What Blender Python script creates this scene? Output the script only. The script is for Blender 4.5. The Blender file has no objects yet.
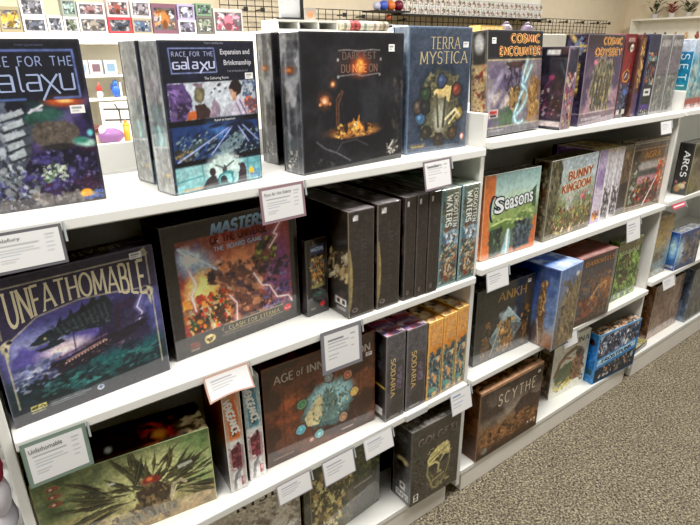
import bpy, math, random
import numpy as np
from mathutils import Matrix, Vector
SC = bpy.context.scene
COL = SC.collection
PI = math.pi

# ------------------------------------------------------------------ colour + painting helpers
def lin(c):
    c = np.asarray(c, dtype=float) / 255.0
    return np.where(c <= 0.04045, c / 12.92, ((c + 0.055) / 1.055) ** 2.4)

def smooth(p, n=6):
    p = [np.array(q, float) for q in p]; q = [p[0]] + p + [p[-1]]; out = []
    for i in range(1, len(q) - 2):
        for k in range(n):
            t = k / n; out.append(tuple(.5 * (2 * q[i] + (q[i + 1] - q[i - 1]) * t + (2 * q[i - 1] - 5 * q[i] + 4 * q[i + 1] - q[i + 2]) * t * t + (3 * q[i] - q[i - 1] - 3 * q[i + 1] + q[i + 2]) * t ** 3)))
    return out + [tuple(p[-1])]
class Cv:
    """a face's printed picture, painted straight onto the vertices of a fine grid"""
    def __init__(s, w, h, d, base):
        s.w, s.h = w, h
        s.nx = max(4, int(w * d[0])); s.ny = max(4, int(h * d[1]))
        s.U, s.V = np.meshgrid(np.linspace(0, 1, s.nx), np.linspace(0, 1, s.ny))
        s.a = np.zeros((s.ny, s.nx, 3)); s.a[:] = base
        s.asp = w / h; s.px = 1.0 / s.ny; s.u0 = 0.; s._n = None
    def crop(s, u0):
        s.U = u0 + (1 - u0) * s.U; s.asp /= (1 - u0); s.u0 = u0; s._n = None; return s
    def uncrop(s):
        s.U = (s.U - s.u0) / (1 - s.u0); s.asp *= (1 - s.u0); s.u0 = 0.; s._n = None; return s
    def wob(s):
        if s._n is None:
            k = max(6, s.ny / 9); s._n = (s.noise(901, k, 3) - .5, s.noise(902, k, 3) - .5)
        return s._n
    def detail(s, amt=.3):
        k = max(8, s.ny / 4); n = s.noise(77, k, 2) - .5; n2 = s.noise(78, k * 2.2, 1) - .5
        s.a *= (1 + amt * 1.6 * n + amt * .7 * n2)[..., None]; np.clip(s.a, 0, 255, out=s.a); return s
    def mix(s, m, col):
        s.a += np.clip(m, 0, 1)[..., None] * (np.asarray(col, float) - s.a)
        return s
    def grad(s, stops, ax='v'):
        t = s.V if ax == 'v' else s.U
        xs = [q[0] for q in stops]
        for k in range(3): s.a[..., k] = np.interp(t, xs, [q[1][k] for q in stops])
        return s
    def noise(s, seed, sc, octv=4):
        rng = np.random.RandomState(seed); out = np.zeros_like(s.U); amp = 1; tot = 0
        for o in range(octv):
            n = sc * 2 ** o; gx = max(2, int(n * s.asp) + 2); gy = int(n) + 3
            g = rng.rand(gy + 1, gx + 1)
            x = s.U * (gx - 1); y = s.V * (gy - 1)
            xi = np.minimum(x.astype(int), gx - 1); yi = np.minimum(y.astype(int), gy - 1)
            fx = x - xi; fy = y - yi; fx = fx * fx * (3 - 2 * fx); fy = fy * fy * (3 - 2 * fy)
            out += amp * ((g[yi, xi] * (1 - fx) + g[yi, xi + 1] * fx) * (1 - fy) + (g[yi + 1, xi] * (1 - fx) + g[yi + 1, xi + 1] * fx) * fy)
            tot += amp; amp *= 0.55
        return out / tot
    def cloud(s, col, seed, sc=4, thr=0.5, soft=0.12, amt=1, win=None):
        m = np.clip((s.noise(seed, sc) - thr) / soft + 0.5, 0, 1) * amt
        if win: m = m * s.win(*win)
        return s.mix(m, col)
    def win(s, u0, v0, u1, v1, f=0.05):
        k = lambda t, a, b: np.clip((t - a) / f + .5, 0, 1) * np.clip((b - t) / f + .5, 0, 1)
        return k(s.U, u0, u1) * k(s.V, v0, v1)
    def ell(s, cx, cy, rx, ry, col, soft=None, rot=0, a=1):
        soft = soft if soft is not None else 1.3 * s.px / max(ry, 1e-3)
        wx, wy = s.wob(); wk = min(rx * s.asp, ry) * .5 if min(rx * s.asp, ry) > .03 else 0
        x = (s.U - cx) * s.asp + wx * wk; y = s.V - cy + wy * wk; r = math.radians(rot)
        xr = x * math.cos(r) + y * math.sin(r); yr = -x * math.sin(r) + y * math.cos(r)
        d = np.sqrt((xr / (rx * s.asp)) ** 2 + (yr / ry) ** 2)
        return s.mix(np.clip((1 - d) / soft + .5, 0, 1) * a, col)
    def rect(s, u0, v0, u1, v1, col, a=1, f=None):
        return s.mix(s.win(u0, v0, u1, v1, f or 1.2 * s.px) * a, col)
    def poly(s, pts, col, a=1):
        m = np.zeros_like(s.U)
        for dx, dy in ((-.25, -.25), (.25, -.25), (-.25, .25), (.25, .25)):
            X = s.U + dx / s.nx + s.wob()[0] * .022 / s.asp; Y = s.V + dy / s.ny + s.wob()[1] * .022; ins = np.zeros(s.U.shape, bool); n = len(pts)
            for i in range(n):
                (x0, y0), (x1, y1) = pts[i], pts[(i + 1) % n]
                if y0 == y1: continue
                c = ((y0 > Y) != (y1 > Y)) & (X < (x1 - x0) * (Y - y0) / (y1 - y0) + x0)
                ins ^= c
            m += ins * .25
        return s.mix(m * a, col)
    def line(s, pts, w, col, a=1, soft=None, sm=False):
        if sm: pts = smooth(pts)
        dm = np.full(s.U.shape, 9.0)
        X = s.U * s.asp; Y = s.V
        for (x0, y0), (x1, y1) in zip(pts, pts[1:]):
            x0 *= s.asp; x1 *= s.asp
            L = (x1 - x0) ** 2 + (y1 - y0) ** 2 + 1e-12
            t = np.clip(((X - x0) * (x1 - x0) + (Y - y0) * (y1 - y0)) / L, 0, 1)
            dm = np.minimum(dm, np.hypot(X - x0 - t * (x1 - x0), Y - y0 - t * (y1 - y0)))
        return s.mix(np.clip((w - dm) / (soft or 1.3 * s.px) + .5, 0, 1) * a, col)
    def speck(s, u0, v0, u1, v1, pal, n, s0, s1, seed, ang=None, st=2.0, a=.85):
        r = random.Random(seed); wx, wy = s.wob(); n = int(n * 2.1); s0 *= .72; s1 *= .72; k_ = 1 - s.u0
        for i in range(n):
            u = r.uniform(u0, u1); v = r.uniform(v0, v1); q = r.uniform(s0, s1)
            rx = q * r.uniform(1, st); ry = q; an = r.uniform(0, 180) if ang is None else ang + r.uniform(-18, 18)
            m = max(rx, ry) * 1.5
            i0 = int(max(0, (u - s.u0 - m / s.asp) / k_ * s.nx)); i1 = int(min(s.nx, max(0, (u - s.u0 + m / s.asp) / k_ * s.nx + 2)))
            j0 = int(max(0, (v - m) * s.ny)); j1 = int(min(s.ny, (v + m) * s.ny + 2))
            if i1 <= i0 or j1 <= j0: continue
            x = (s.U[j0:j1, i0:i1] - u) * s.asp; y = s.V[j0:j1, i0:i1] - v; t = math.radians(an)
            d = np.sqrt(((x * math.cos(t) + y * math.sin(t)) / rx) ** 2 + ((-x * math.sin(t) + y * math.cos(t)) / ry) ** 2)
            d = d + (wx[j0:j1, i0:i1] + wy[j0:j1, i0:i1]) * 2.2
            k = np.clip((1 - d) / .4 + .5, 0, 1)[..., None] * a
            c = np.asarray(r.choice(pal), float) * r.uniform(.8, 1.18)
            s.a[j0:j1, i0:i1] += k * (np.clip(c, 0, 255) - s.a[j0:j1, i0:i1])
        return s
    def edge(s, col, w=.012, a=.5):  # border tint: worn edges with a painted highlight on most boxes
        return s.mix((1 - s.win(w / s.asp, w, 1 - w / s.asp, 1 - w, w)) * a, col)

# ------------------------------------------------------------------ materials (all node based)
def mat(name, col=None, rough=.5, coat=0., metal=0., attr=False, bump=0., bscale=60., spec=.5, alpha=1., emit=0, coat_rough=.06, mottle=0., coat_ior=1.5):
    m = bpy.data.materials.new(name); m.use_nodes = True
    nt = m.node_tree; b = nt.nodes['Principled BSDF']
    b.inputs['Roughness'].default_value = rough; b.inputs['Metallic'].default_value = metal
    b.inputs['Coat Weight'].default_value = coat; b.inputs['Coat Roughness'].default_value = coat_rough; b.inputs['Coat IOR'].default_value = coat_ior
    b.inputs['Specular IOR Level'].default_value = spec; b.inputs['Alpha'].default_value = alpha
    if attr:
        a = nt.nodes.new('ShaderNodeAttribute'); a.attribute_name = 'print'
        nt.links.new(a.outputs['Color'], b.inputs['Base Color'])
    else:
        c = tuple(lin(col)) + (1,)
        tc = nt.nodes.new('ShaderNodeTexCoord'); nz = nt.nodes.new('ShaderNodeTexNoise'); nz.inputs['Scale'].default_value = 9
        nz.inputs['Detail'].default_value = 4
        rp = nt.nodes.new('ShaderNodeValToRGB'); k = mottle or .03
        rp.color_ramp.elements[0].position = .3; rp.color_ramp.elements[1].position = .7
        rp.color_ramp.elements[0].color = tuple(max(0, v * (1 - k)) for v in c[:3]) + (1,)
        rp.color_ramp.elements[1].color = tuple(min(1, v * (1 + k)) for v in c[:3]) + (1,)
        nt.links.new(tc.outputs['Object'], nz.inputs['Vector']); nt.links.new(nz.outputs['Fac'], rp.inputs['Fac'])
        nt.links.new(rp.outputs['Color'], b.inputs['Base Color'])
    if bump:
        tc2 = nt.nodes.new('ShaderNodeTexCoord'); n2 = nt.nodes.new('ShaderNodeTexNoise'); n2.inputs['Scale'].default_value = bscale
        n2.inputs['Detail'].default_value = 2; n2.inputs['Distortion'].default_value = .8
        bp = nt.nodes.new('ShaderNodeBump'); bp.inputs['Strength'].default_value = bump; bp.inputs['Distance'].default_value = .002
        nt.links.new(tc2.outputs['Object'], n2.inputs['Vector']); nt.links.new(n2.outputs['Fac'], bp.inputs['Height'])
        nt.links.new(bp.outputs['Normal'], b.inputs['Coat Normal']); nt.links.new(bp.outputs['Normal'], b.inputs['Normal'])
    return m

M = {}
M['wrap'] = mat('shrink_wrapped_print', rough=.45, coat=1, attr=True, bump=.16, bscale=11, coat_rough=.04, spec=.25, coat_ior=1.75)
M['print'] = mat('satin_print', rough=.45, coat=.25, attr=True, bump=.05, bscale=30, spec=.35, coat_rough=.2)
M['ink'] = mat('printed_lettering', rough=.4, coat=.4, attr=True, spec=.3)
M['paper'] = mat('card_paper', rough=.8, attr=True, spec=.2)
M['laminate'] = mat('white_laminate', (236, 236, 231), rough=.38, spec=.4)
M['inner'] = mat('white_laminate_inside', (190, 186, 176), rough=.55, spec=.3)
M['kick'] = mat('off_white_kick', (238, 233, 224), rough=.5)
M['rail'] = mat('price_rail_plastic', (212, 214, 216), rough=.25, coat=.5)
M['grayboard'] = mat('box_tray_board', (58, 54, 52), rough=.7)
M['sticker'] = mat('price_sticker_paper', (238, 238, 236), rough=.6)
M['clip'] = mat('clear_grey_clip', (170, 178, 178), rough=.15, coat=1)
M['black'] = mat('black_wire', (34, 33, 33), rough=.45)
M['beige'] = mat('painted_beige_wall', (226, 212, 186), rough=.85, bump=.05, bscale=120)
M['ceil'] = mat('ceiling_tile', (225, 222, 212), rough=.9)
M['fixture'] = mat('cream_fixture', (240, 236, 224), rough=.5)

# ------------------------------------------------------------------ mesh helpers
def link(o, parent=None):
    COL.objects.link(o)
    if parent is not None: o.parent = parent
    return o
class MB:
    def __init__(s): s.v = []; s.f = []; s.c = []; s.n = 0
    def add(s, V, F, C=None):
        V = np.asarray(V, float).reshape(-1, 3)
        s.v.append(V); s.f += [tuple(int(i) + s.n for i in f) for f in F]
        if C is None: C = np.zeros(3)
        s.c.append(np.broadcast_to(np.asarray(C, float), (len(V), 3))); s.n += len(V)
    def quad(s, pts, col=None): s.add(pts, [tuple(range(len(pts)))], col)
    def box(s, x0, y0, z0, x1, y1, z1, col=None):
        V = [(x0,y0,z0),(x1,y0,z0),(x1,y1,z0),(x0,y1,z0),(x0,y0,z1),(x1,y0,z1),(x1,y1,z1),(x0,y1,z1)]
        s.add(V, [(3,2,1,0),(4,5,6,7),(0,1,5,4),(1,2,6,5),(2,3,7,6),(3,0,4,7)], col)
    def bar(s, p, q, r, n=6, col=None):
        p = np.array(p, float); q = np.array(q, float); d = q - p; d /= np.linalg.norm(d) + 1e-12
        a = np.cross(d, (0, 0, 1) if abs(d[2]) < .9 else (1, 0, 0)); a /= np.linalg.norm(a); b = np.cross(d, a)
        t = np.linspace(0, 2 * PI, n, endpoint=False); ring = np.outer(np.cos(t), a) * r + np.outer(np.sin(t), b) * r
        V = np.vstack([p + ring, q + ring])
        F = [(i, (i + 1) % n, n + (i + 1) % n, n + i) for i in range(n)] + [tuple(range(n - 1, -1, -1)), tuple(range(n, 2 * n))]
        s.add(V, F, col)
    def ball(s, c, r, col=None, nu=14, nv=9, jit=0, seed=0):
        rng = np.random.RandomState(seed); r = np.broadcast_to(np.asarray(r, float), (3,))
        V = [];
        for j in range(nv + 1):
            th = PI * j / nv
            for i in range(nu):
                ph = 2 * PI * i / nu; k = 1 + jit * (rng.rand() - .5) * (0 < j < nv)
                V.append((c[0] + r[0] * k * math.sin(th) * math.cos(ph), c[1] + r[1] * k * math.sin(th) * math.sin(ph), c[2] + r[2] * k * math.cos(th)))
        F = [(j * nu + i, (j + 1) * nu + i, (j + 1) * nu + (i + 1) % nu, j * nu + (i + 1) % nu) for j in range(nv) for i in range(nu)]
        s.add(V, F, col)
    def grid(s, cv, P):
        """cv picture on the surface P(U,V) -> (..,3)"""
        V = P(cv.U, cv.V).reshape(-1, 3); ny, nx = cv.ny, cv.nx
        i = np.arange((ny - 1) * (nx - 1)); r = i // (nx - 1); c = i % (nx - 1); k = r * nx + c
        s.add(V, np.stack([k + nx, k + nx + 1, k + 1, k], 1).tolist(), cv.a.reshape(-1, 3))
    def build(s, name, m, parent=None, bevel=0., smooth=False, attr=True):
        me = bpy.data.meshes.new(name); V = np.vstack(s.v)
        me.from_pydata(V.tolist(), [], s.f); me.materials.append(m)
        if attr:
            C = np.ones((len(V), 4), np.float32); C[:, :3] = lin(np.clip(np.vstack(s.c), 0, 255))
            at = me.attributes.new('print', 'FLOAT_COLOR', 'POINT'); at.data.foreach_set('color', C.ravel())
        if smooth: me.polygons.foreach_set('use_smooth', [True] * len(me.polygons))
        o = bpy.data.objects.new(name, me); link(o, parent)
        if bevel:
            b = o.modifiers.new('edge', 'BEVEL'); b.width = bevel; b.segments = 2; b.limit_method = 'ANGLE'; b.angle_limit = math.radians(50)
        return o
def empty(name, loc=(0, 0, 0), label=None, cat=None, group=None, rot=(0, 0, 0)):
    o = bpy.data.objects.new(name, None); o.empty_display_size = .05; o.location = loc; o.rotation_euler = rot; link(o)
    return tag(o, label, cat, group)
def tag(o, label=None, cat=None, group=None, kind=None):
    if label: o['label'] = label
    if cat: o['category'] = cat
    if group: o['group'] = group
    if kind: o['kind'] = kind
    return o

# ------------------------------------------------------------------ lettering
def E(cx, cy, rx, ry, a0=0, a1=360, n=12):
    return [(cx + rx * math.cos(math.radians(a0 + (a1 - a0) * i / n)), cy + ry * math.sin(math.radians(a0 + (a1 - a0) * i / n))) for i in range(n + 1)]
BOW = lambda x, y0, y1, w: [(x, y1), (x + w * .55, y1), (x + w * .88, y1 - (y1 - y0) * .12), (x + w, (y0 + y1) / 2), (x + w * .88, y0 + (y1 - y0) * .12), (x + w * .55, y0), (x, y0)]
GL = {
 'A': (.8, [[(0, 0), (.4, 1)], [(.4, 1), (.8, 0)], [(.14, .34), (.66, .34)]]),
 'B': (.6, [[(.05, 0), (.05, 1)], BOW(.05, .53, 1, .48), BOW(.05, 0, .53, .55)]),
 'C': (.72, [E(.4, .5, .4, .5, 50, 310)]),
 'D': (.72, [[(.05, 0), (.05, 1)], BOW(.05, 0, 1, .65)]),
 'E': (.55, [[(.05, 0), (.05, 1)], [(.05, 1), (.53, 1)], [(.05, .52), (.45, .52)], [(.05, 0), (.55, 0)]]),
 'F': (.52, [[(.05, 0), (.05, 1)], [(.05, 1), (.53, 1)], [(.05, .52), (.45, .52)]]),
 'G': (.78, [E(.4, .5, .4, .5, 50, 330), [(.76, .05), (.76, .45)], [(.5, .45), (.76, .45)]]),
 'H': (.72, [[(.05, 0), (.05, 1)], [(.67, 0), (.67, 1)], [(.05, .52), (.67, .52)]]),
 'I': (.16, [[(.08, 0), (.08, 1)]]),
 'K': (.66, [[(.05, 0), (.05, 1)], [(.05, .42), (.6, 1)], [(.22, .58), (.66, 0)]]),
 'L': (.52, [[(.05, 0), (.05, 1)], [(.05, 0), (.52, 0)]]),
 'M': (.9, [[(.05, 0), (.1, 1)], [(.1, 1), (.45, .15)], [(.45, .15), (.8, 1)], [(.8, 1), (.85, 0)]]),
 'N': (.72, [[(.05, 0), (.05, 1)], [(.05, 1), (.67, 0)], [(.67, 0), (.67, 1)]]),
 'O': (.8, [E(.4, .5, .4, .5, 0, 360, 18)]),
 'P': (.58, [[(.05, 0), (.05, 1)], BOW(.05, .47, 1, .52)]),
 'R': (.66, [[(.05, 0), (.05, 1)], BOW(.05, .5, 1, .5), [(.3, .5), (.66, 0)]]),
 'S': (.56, [E(.29, .74, .25, .26, 25, 270, 9)[:-1] + E(.27, .25, .28, .27, 90, -160, 9)]),
 'T': (.68, [[(.34, 0), (.34, 1)], [(0, 1), (.68, 1)]]),
 'U': (.7, [[(.05, 1), (.05, .35)] + E(.35, .33, .3, .33, 180, 360, 8) + [(.65, 1)]]),
 'V': (.74, [[(0, 1), (.37, 0)], [(.37, 0), (.74, 1)]]),
 'W': (1.0, [[(0, 1), (.25, 0)], [(.25, 0), (.5, .8)], [(.5, .8), (.75, 0)], [(.75, 0), (1, 1)]]),
 'Y': (.74, [[(0, 1), (.37, .48)], [(.74, 1), (.37, .48)], [(.37, .48), (.37, 0)]]),
 'o': (.6, [E(.3, .33, .28, .33)]), 'f': (.4, [[(.15, 0), (.15, .8), (.25, .98), (.42, .98)], [(0, .62), (.38, .62)]]),
 '1': (.72, [[(.05, 1), (.62, 1), (.67, .93), (.67, 0), (.1, 0), (.03, .1), (.03, .42), (.1, .5), (.67, .5)]]),
 '2': (.2, [[(.03, 1.35), (.03, .1), (.08, 0), (.2, 0)]]),
 '3': (.85, [[(0, 1), (.85, 0)], [(.85, 1), (.42, .5), (-.12, -.32)]]),
 '4': (.7, [[(.03, 1), (.03, .1), (.1, 0), (.67, 0)], [(.67, 1), (.67, 0)]]),
 '5': (.8, [[(.7, 1), (.1, 1), (.03, .93), (.03, .07), (.1, 0), (.7, 0), (.75, .07), (.75, .5), (.35, .5)]]),
}
def stroke_polys(s, wt=.09, contrast=.5, serif=0., track=.22, slab=False):
    out = []; x = 0
    for ch in s:
        if ch == ' ': x += .45 + track; continue
        w, strokes = GL[ch]
        for st in strokes:
            n = len(st)
            hw = []
            for i in range(n - 1):
                dx, dy = st[i + 1][0] - st[i][0], st[i + 1][1] - st[i][1]; L = math.hypot(dx, dy) + 1e-9
                hw.append(wt * (1 - contrast * (1 - abs(dy) / L)) if not (n == 2 and dy > 0 and dx > .15 and contrast > .3) else wt * (1 - contrast * .6))
            pt = [hw[0]] + [(hw[i] + hw[i + 1]) / 2 for i in range(n - 2)] + [hw[-1]]
            L_ = []; R_ = []
            for i in range(n):
                a = st[max(0, i - 1)]; b = st[min(n - 1, i + 1)]; dx, dy = b[0] - a[0], b[1] - a[1]; L = math.hypot(dx, dy) + 1e-9
                k = 1.0
                if 0 < i < n - 1:
                    d1 = np.subtract(st[i], st[i - 1]); d2 = np.subtract(st[i + 1], st[i]); cs = float(np.dot(d1, d2) / (np.linalg.norm(d1) * np.linalg.norm(d2) + 1e-9))
                    k = 1 / max(.6, math.sqrt(max(0.0, (1 + cs) / 2)))
                px, py = -dy / L * pt[i] * k, dx / L * pt[i] * k
                L_.append((x + st[i][0] + px, st[i][1] + py)); R_.append((x + st[i][0] - px, st[i][1] - py))
            for i in range(n - 1): out.append([R_[i], R_[i + 1], L_[i + 1], L_[i]])
            if serif and n == 2 or (serif and ch in 'U' ):
                for (ex, ey) in (st[0], st[-1]):
                    if ey in (0, 1) and abs(st[0][1] - st[-1][1] if n == 2 else 1) > .5:
                        t = wt * .38; yy = ey + (t * .6 if ey == 0 else -t * .6)
                        out.append([(x + ex - serif, yy - t), (x + ex + serif, yy - t), (x + ex + serif, yy + t), (x + ex - serif, yy + t)])
        x += w + track
    return out
def sans_polys(s, off=0.):
    cu = bpy.data.curves.new('lettering', 'FONT'); cu.body = s; cu.size = 1; cu.resolution_u = 3; cu.offset = off
    o = bpy.data.objects.new('lettering', cu); COL.objects.link(o)
    dg = bpy.context.evaluated_depsgraph_get(); me = o.evaluated_get(dg).to_mesh()
    out = [[(me.vertices[i].co.x, me.vertices[i].co.y) for i in p.vertices] for p in me.polygons]
    o.evaluated_get(dg).to_mesh_clear(); bpy.data.objects.remove(o); bpy.data.curves.remove(cu)
    return out
def letter(mb, P, W, H, s, cx, cy, w, h, col, font='sans', rot=0, bow=None, col2=None, lift=.0003, off=0., shear=0., **kw):
    """s fitted into a w x h m rectangle centred at (cx,cy) fraction of the W x H m face; P(u,v,lift) maps the face into the box"""
    ps = sans_polys(s, off) if font == 'sans' else stroke_polys(s, **kw)
    xs = [p[0] for q in ps for p in q]; ys = [p[1] for q in ps for p in q]
    x0, x1, y0, y1 = min(xs), max(xs), min(ys), max(ys)
    if font != 'sans' and s not in ('5123',): y0, y1 = max(y0, -.1), min(y1, 1.1)
    c, sn = math.cos(math.radians(rot)), math.sin(math.radians(rot))
    for i, q in enumerate(ps):
        V = []; C = []
        for (x, y) in q:
            fx = (x - x0) / (x1 - x0) - .5; fy = (y - y0) / (y1 - y0 + 1e-9) - .5
            X = fx * w + shear * fy * h; Y = fy * h
            if bow: X, Y = bow(fx, fy, w, h)
            t = fy + .5
            X, Y = X * c - Y * sn, X * sn + Y * c
            V.append(P(cx + X / W, cy - Y / H, lift + i * 1.5e-6)); C.append(np.asarray(col, float) if col2 is None else np.asarray(col2, float) * (1 - t) + np.asarray(col, float) * t)
        mb.add(V, [tuple(range(len(V)))], np.array(C))
def glyph_poly(mb, P, pts, col, lift=.0004):
    mb.add([P(u, v, lift) for u, v in pts], [tuple(range(len(pts)))], col)

# ------------------------------------------------------------------ a boxed game: lid, tray, lettering, price sticker
FACES = {}
def game_box(kind, label, L, w, ang, z, h, d, front, side=None, top=None, texts=None, lean=0., dens=(560, 560), sd=(220, 420), base=(40, 38, 38), group=None, sticker=None, wrap=True, tray=True, cat='game box', edge=1.25, det=.22, gain=1.):
    lift = d * math.sin(math.radians(lean)) + .0006
    root = empty(kind, (L[0], L[1], z + lift), label, cat, group, (math.radians(-lean), 0, math.radians(ang)))
    e = .0013; mb = MB(); base = np.asarray(base, float); dl = d * .9 if tray else d
    PF = lambda u, v, o=0.: (u * w, -o, (1 - v) * h)
    PL = lambda u, v, o=0.: (-o, (1 - u) * d, (1 - v) * h)
    PT = lambda u, v, o=0.: (u * w, (1 - v) * d, h + o)
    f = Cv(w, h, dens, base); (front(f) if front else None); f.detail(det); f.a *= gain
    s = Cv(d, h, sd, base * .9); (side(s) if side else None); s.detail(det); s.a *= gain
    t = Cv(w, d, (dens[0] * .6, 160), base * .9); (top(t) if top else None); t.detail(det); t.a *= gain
    st = lambda a, b: np.stack(np.broadcast_arrays(*a), -1)
    mb.grid(f, lambda U, V: np.stack([e + U * (w - 2 * e), 0 * U, h - e - V * (h - 2 * e)], -1))
    mb.grid(s, lambda U, V: np.stack([0 * U, dl - U * (dl - e), h - e - V * (h - 2 * e)], -1))
    mb.grid(t, lambda U, V: np.stack([e + U * (w - 2 * e), dl - V * (dl - e), 0 * U + h], -1))
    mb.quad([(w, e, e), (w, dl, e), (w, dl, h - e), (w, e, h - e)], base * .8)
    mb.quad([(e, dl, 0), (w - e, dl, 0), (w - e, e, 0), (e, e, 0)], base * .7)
    # folded edges: wear plus edge highlights put into a lighter colour
    m = lambda a, q=edge: np.clip(a.reshape(-1, 3).mean(0) * q + 10, 0, 255)
    mb.quad([(0, e, e), (e, 0, e), (e, 0, h - e), (0, e, h - e)], m(f.a[:, :3]))
    mb.quad([(w - e, 0, e), (w, e, e), (w, e, h - e), (w - e, 0, h - e)], m(f.a[:, -3:]))
    mb.quad([(e, 0, h - e), (w - e, 0, h - e), (w - e, e, h), (e, e, h)], m(f.a[:3]))
    mb.quad([(e, e, 0), (w - e, e, 0), (w - e, 0, e), (e, 0, e)], m(f.a[-3:]))
    mb.quad([(0, dl, h - e), (0, e, h - e), (e, e, h), (e, dl, h)], m(s.a[:3]))
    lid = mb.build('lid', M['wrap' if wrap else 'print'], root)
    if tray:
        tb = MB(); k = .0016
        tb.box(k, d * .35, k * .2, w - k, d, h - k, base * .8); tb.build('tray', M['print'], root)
    if texts:
        lines = []
        def on(face, cy):
            for q in lines:
                if q[0] == face and abs(q[1] - cy) < .035: return q[2]
            lines.append((face, cy, MB())); return lines[-1][2]
        texts(lambda *a, **q: letter(on('f', a[2]), PF, w, h, *a, **q), lambda *a, **q: letter(on('l', a[1]), PL, d, h, *a, **q), lambda *a, **q: letter(on('t', a[2]), PT, w, d, *a, **q), lambda pts, col, face='f', **q: glyph_poly(on('f', .365), {'f': PF, 'l': PL, 't': PT}[face], pts, col, **q), w, h, d)
        for q in lines:
            if q[2].n: q[2].build('lettering', M['ink'], lid)
    if sticker:
        for (u, v, sw, sh) in [sticker]:
            kb = MB(); sc = Cv(sw, sh, (900, 900), (240, 240, 238))
            sc.rect(.12, .2, .8, .45, (150, 150, 155)); sc.rect(.12, .6, .6, .8, (190, 190, 195))
            kb.grid(sc, lambda U, V: np.stack([u * w + U * sw, 0 * U - .0005, (1 - v) * h - V * sh], -1)); kb.build('price_sticker', M['paper'], lid)
    return root
# ------------------------------------------------------------------ cover pictures
K = (16, 17, 22)
def a_galaxy(c):
    c.crop(.16)
    c.grad([(0, (24, 24, 30)), (.33, (20, 22, 34)), (.6, (22, 20, 40)), (1, (18, 14, 28))])
    c.cloud((52, 40, 86), 3, 5, .52, .12, .9, (.3, .35, 1, 1, .15)).cloud((44, 88, 74), 4, 4, .5, .15, .9, (.45, .35, .85, .5, .1))
    c.cloud((74, 66, 130), 9, 8, .6, .06, .8, (.3, .55, 1, .98, .1)).cloud((60, 22, 40), 5, 6, .56, .1, .7, (.35, .6, 1, .95, .1))
    c.speck(.5, .6, 1, .95, [(82, 74, 144), (44, 38, 84), (120, 118, 170), (20, 18, 34), (24, 18, 30)], 160, .005, .016, 5, a=.5)
    c.line([(.62, .62), (1.02, .33)], .03, (110, 90, 150), .75, .05)
    c.poly([(0, .4), (.42, .36), (.55, .44), (.62, .52), (.56, .66), (.42, .9), (.36, 1), (0, 1)], (64, 70, 82))
    c.speck(.2, .36, .5, .98, [(120, 130, 145), (38, 42, 52), (170, 178, 186), (84, 92, 108)], 150, .008, .03, 8, 70, 3)
    for i, v in enumerate((.42, .48, .54, .6, .66)):
        c.poly([(.42, v), (.56 - i * .01, v - .035), (.57 - i * .01, v + .002), (.43, v + .04)], (172, 182, 188)); c.line([(.42, v + .042), (.57, v + .005)], .006, (40, 44, 52))
    c.ell(.745, .555, .16, .085, (92, 82, 74), .12).speck(.62, .49, .87, .62, [(112, 102, 94), (70, 62, 58), (84, 74, 66)], 90, .006, .016, 11, a=.6)
    c.ell(.745, .63, .12, .02, (40, 36, 38), .6)
    c.ell(.93, .62, .075, .025, (170, 215, 200), .7, 8).ell(.9, .6, .05, .02, (60, 140, 120), .8).ell(.97, .56, .02, .02, (120, 220, 220), .9)
    c.ell(.83, .355, .12, .035, (176, 74, 36), .8, 4).ell(.84, .355, .05, .012, (255, 200, 120), .9, 4)
    c.line([(.6, .415), (.69, .375)], .006, (220, 220, 225)).line([(.62, .4), (.68, .4)], .008, (190, 190, 200))
    c.poly([(.6, .82), (.74, .74), (.77, .76), (.63, .85)], (120, 140, 120)).speck(.6, .74, .78, .84, [(190, 200, 180), (60, 80, 70)], 40, .004, .01, 6)
    c.speck(.3, .75, .58, .98, [(70, 62, 140), (60, 70, 80), (130, 134, 140), (30, 30, 40)], 60, .008, .022, 14)
    c.speck(.25, .93, .95, 1, [(96, 88, 84), (70, 64, 66), (130, 124, 120)], 90, .006, .02, 17)
    c.rect(.03, .055, .95, .345, (22, 24, 36), .7)
    for a in (0, 1): c.line([(.27, .335), (.27, .06), (.945, .06), (.95, .335), (.78, .335)], .007 - a * .004, [(56, 72, 130), (120, 134, 186)][a], 1)
    c.line([(.27, .335), (.6, .335)], .006, (80, 105, 165))
    c.ell(.87, .945, .04, .027, (245, 165, 40)); c.uncrop(); c.edge((60, 58, 66))
def t_galaxy(F, L, T, P, w, h, d):
    cb = (158, 172, 208); q = dict(font='st', wt=.055, contrast=.1)
    F('RACE FOR THE', .57, .125, w * .69, h * .058, (140, 154, 194), font='st', wt=.065, contrast=.1, track=.28)
    X = lambda x: .905 - (.925 - x) * .85
    for ch, x, cy, ww, hh in (('5', .17, .245, .15, .1), ('1', .335, .245, .14, .1), ('2', .465, .236, .03, .118), ('1', .57, .245, .13, .1), ('3', .705, .259, .17, .128), ('4', .865, .245, .13, .1)):
        F(ch, X(x), cy, w * ww * .87, h * hh, cb, **q)
    F('TOM LEHMANN', .62, .035, w * .2, h * .012, (90, 92, 120))
    F('RIO', .95, .94, w * .06, h * .024, (60, 110, 220)); F('GRANDE GAMES', .9, .972, w * .16, h * .02, (60, 110, 220))
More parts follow.
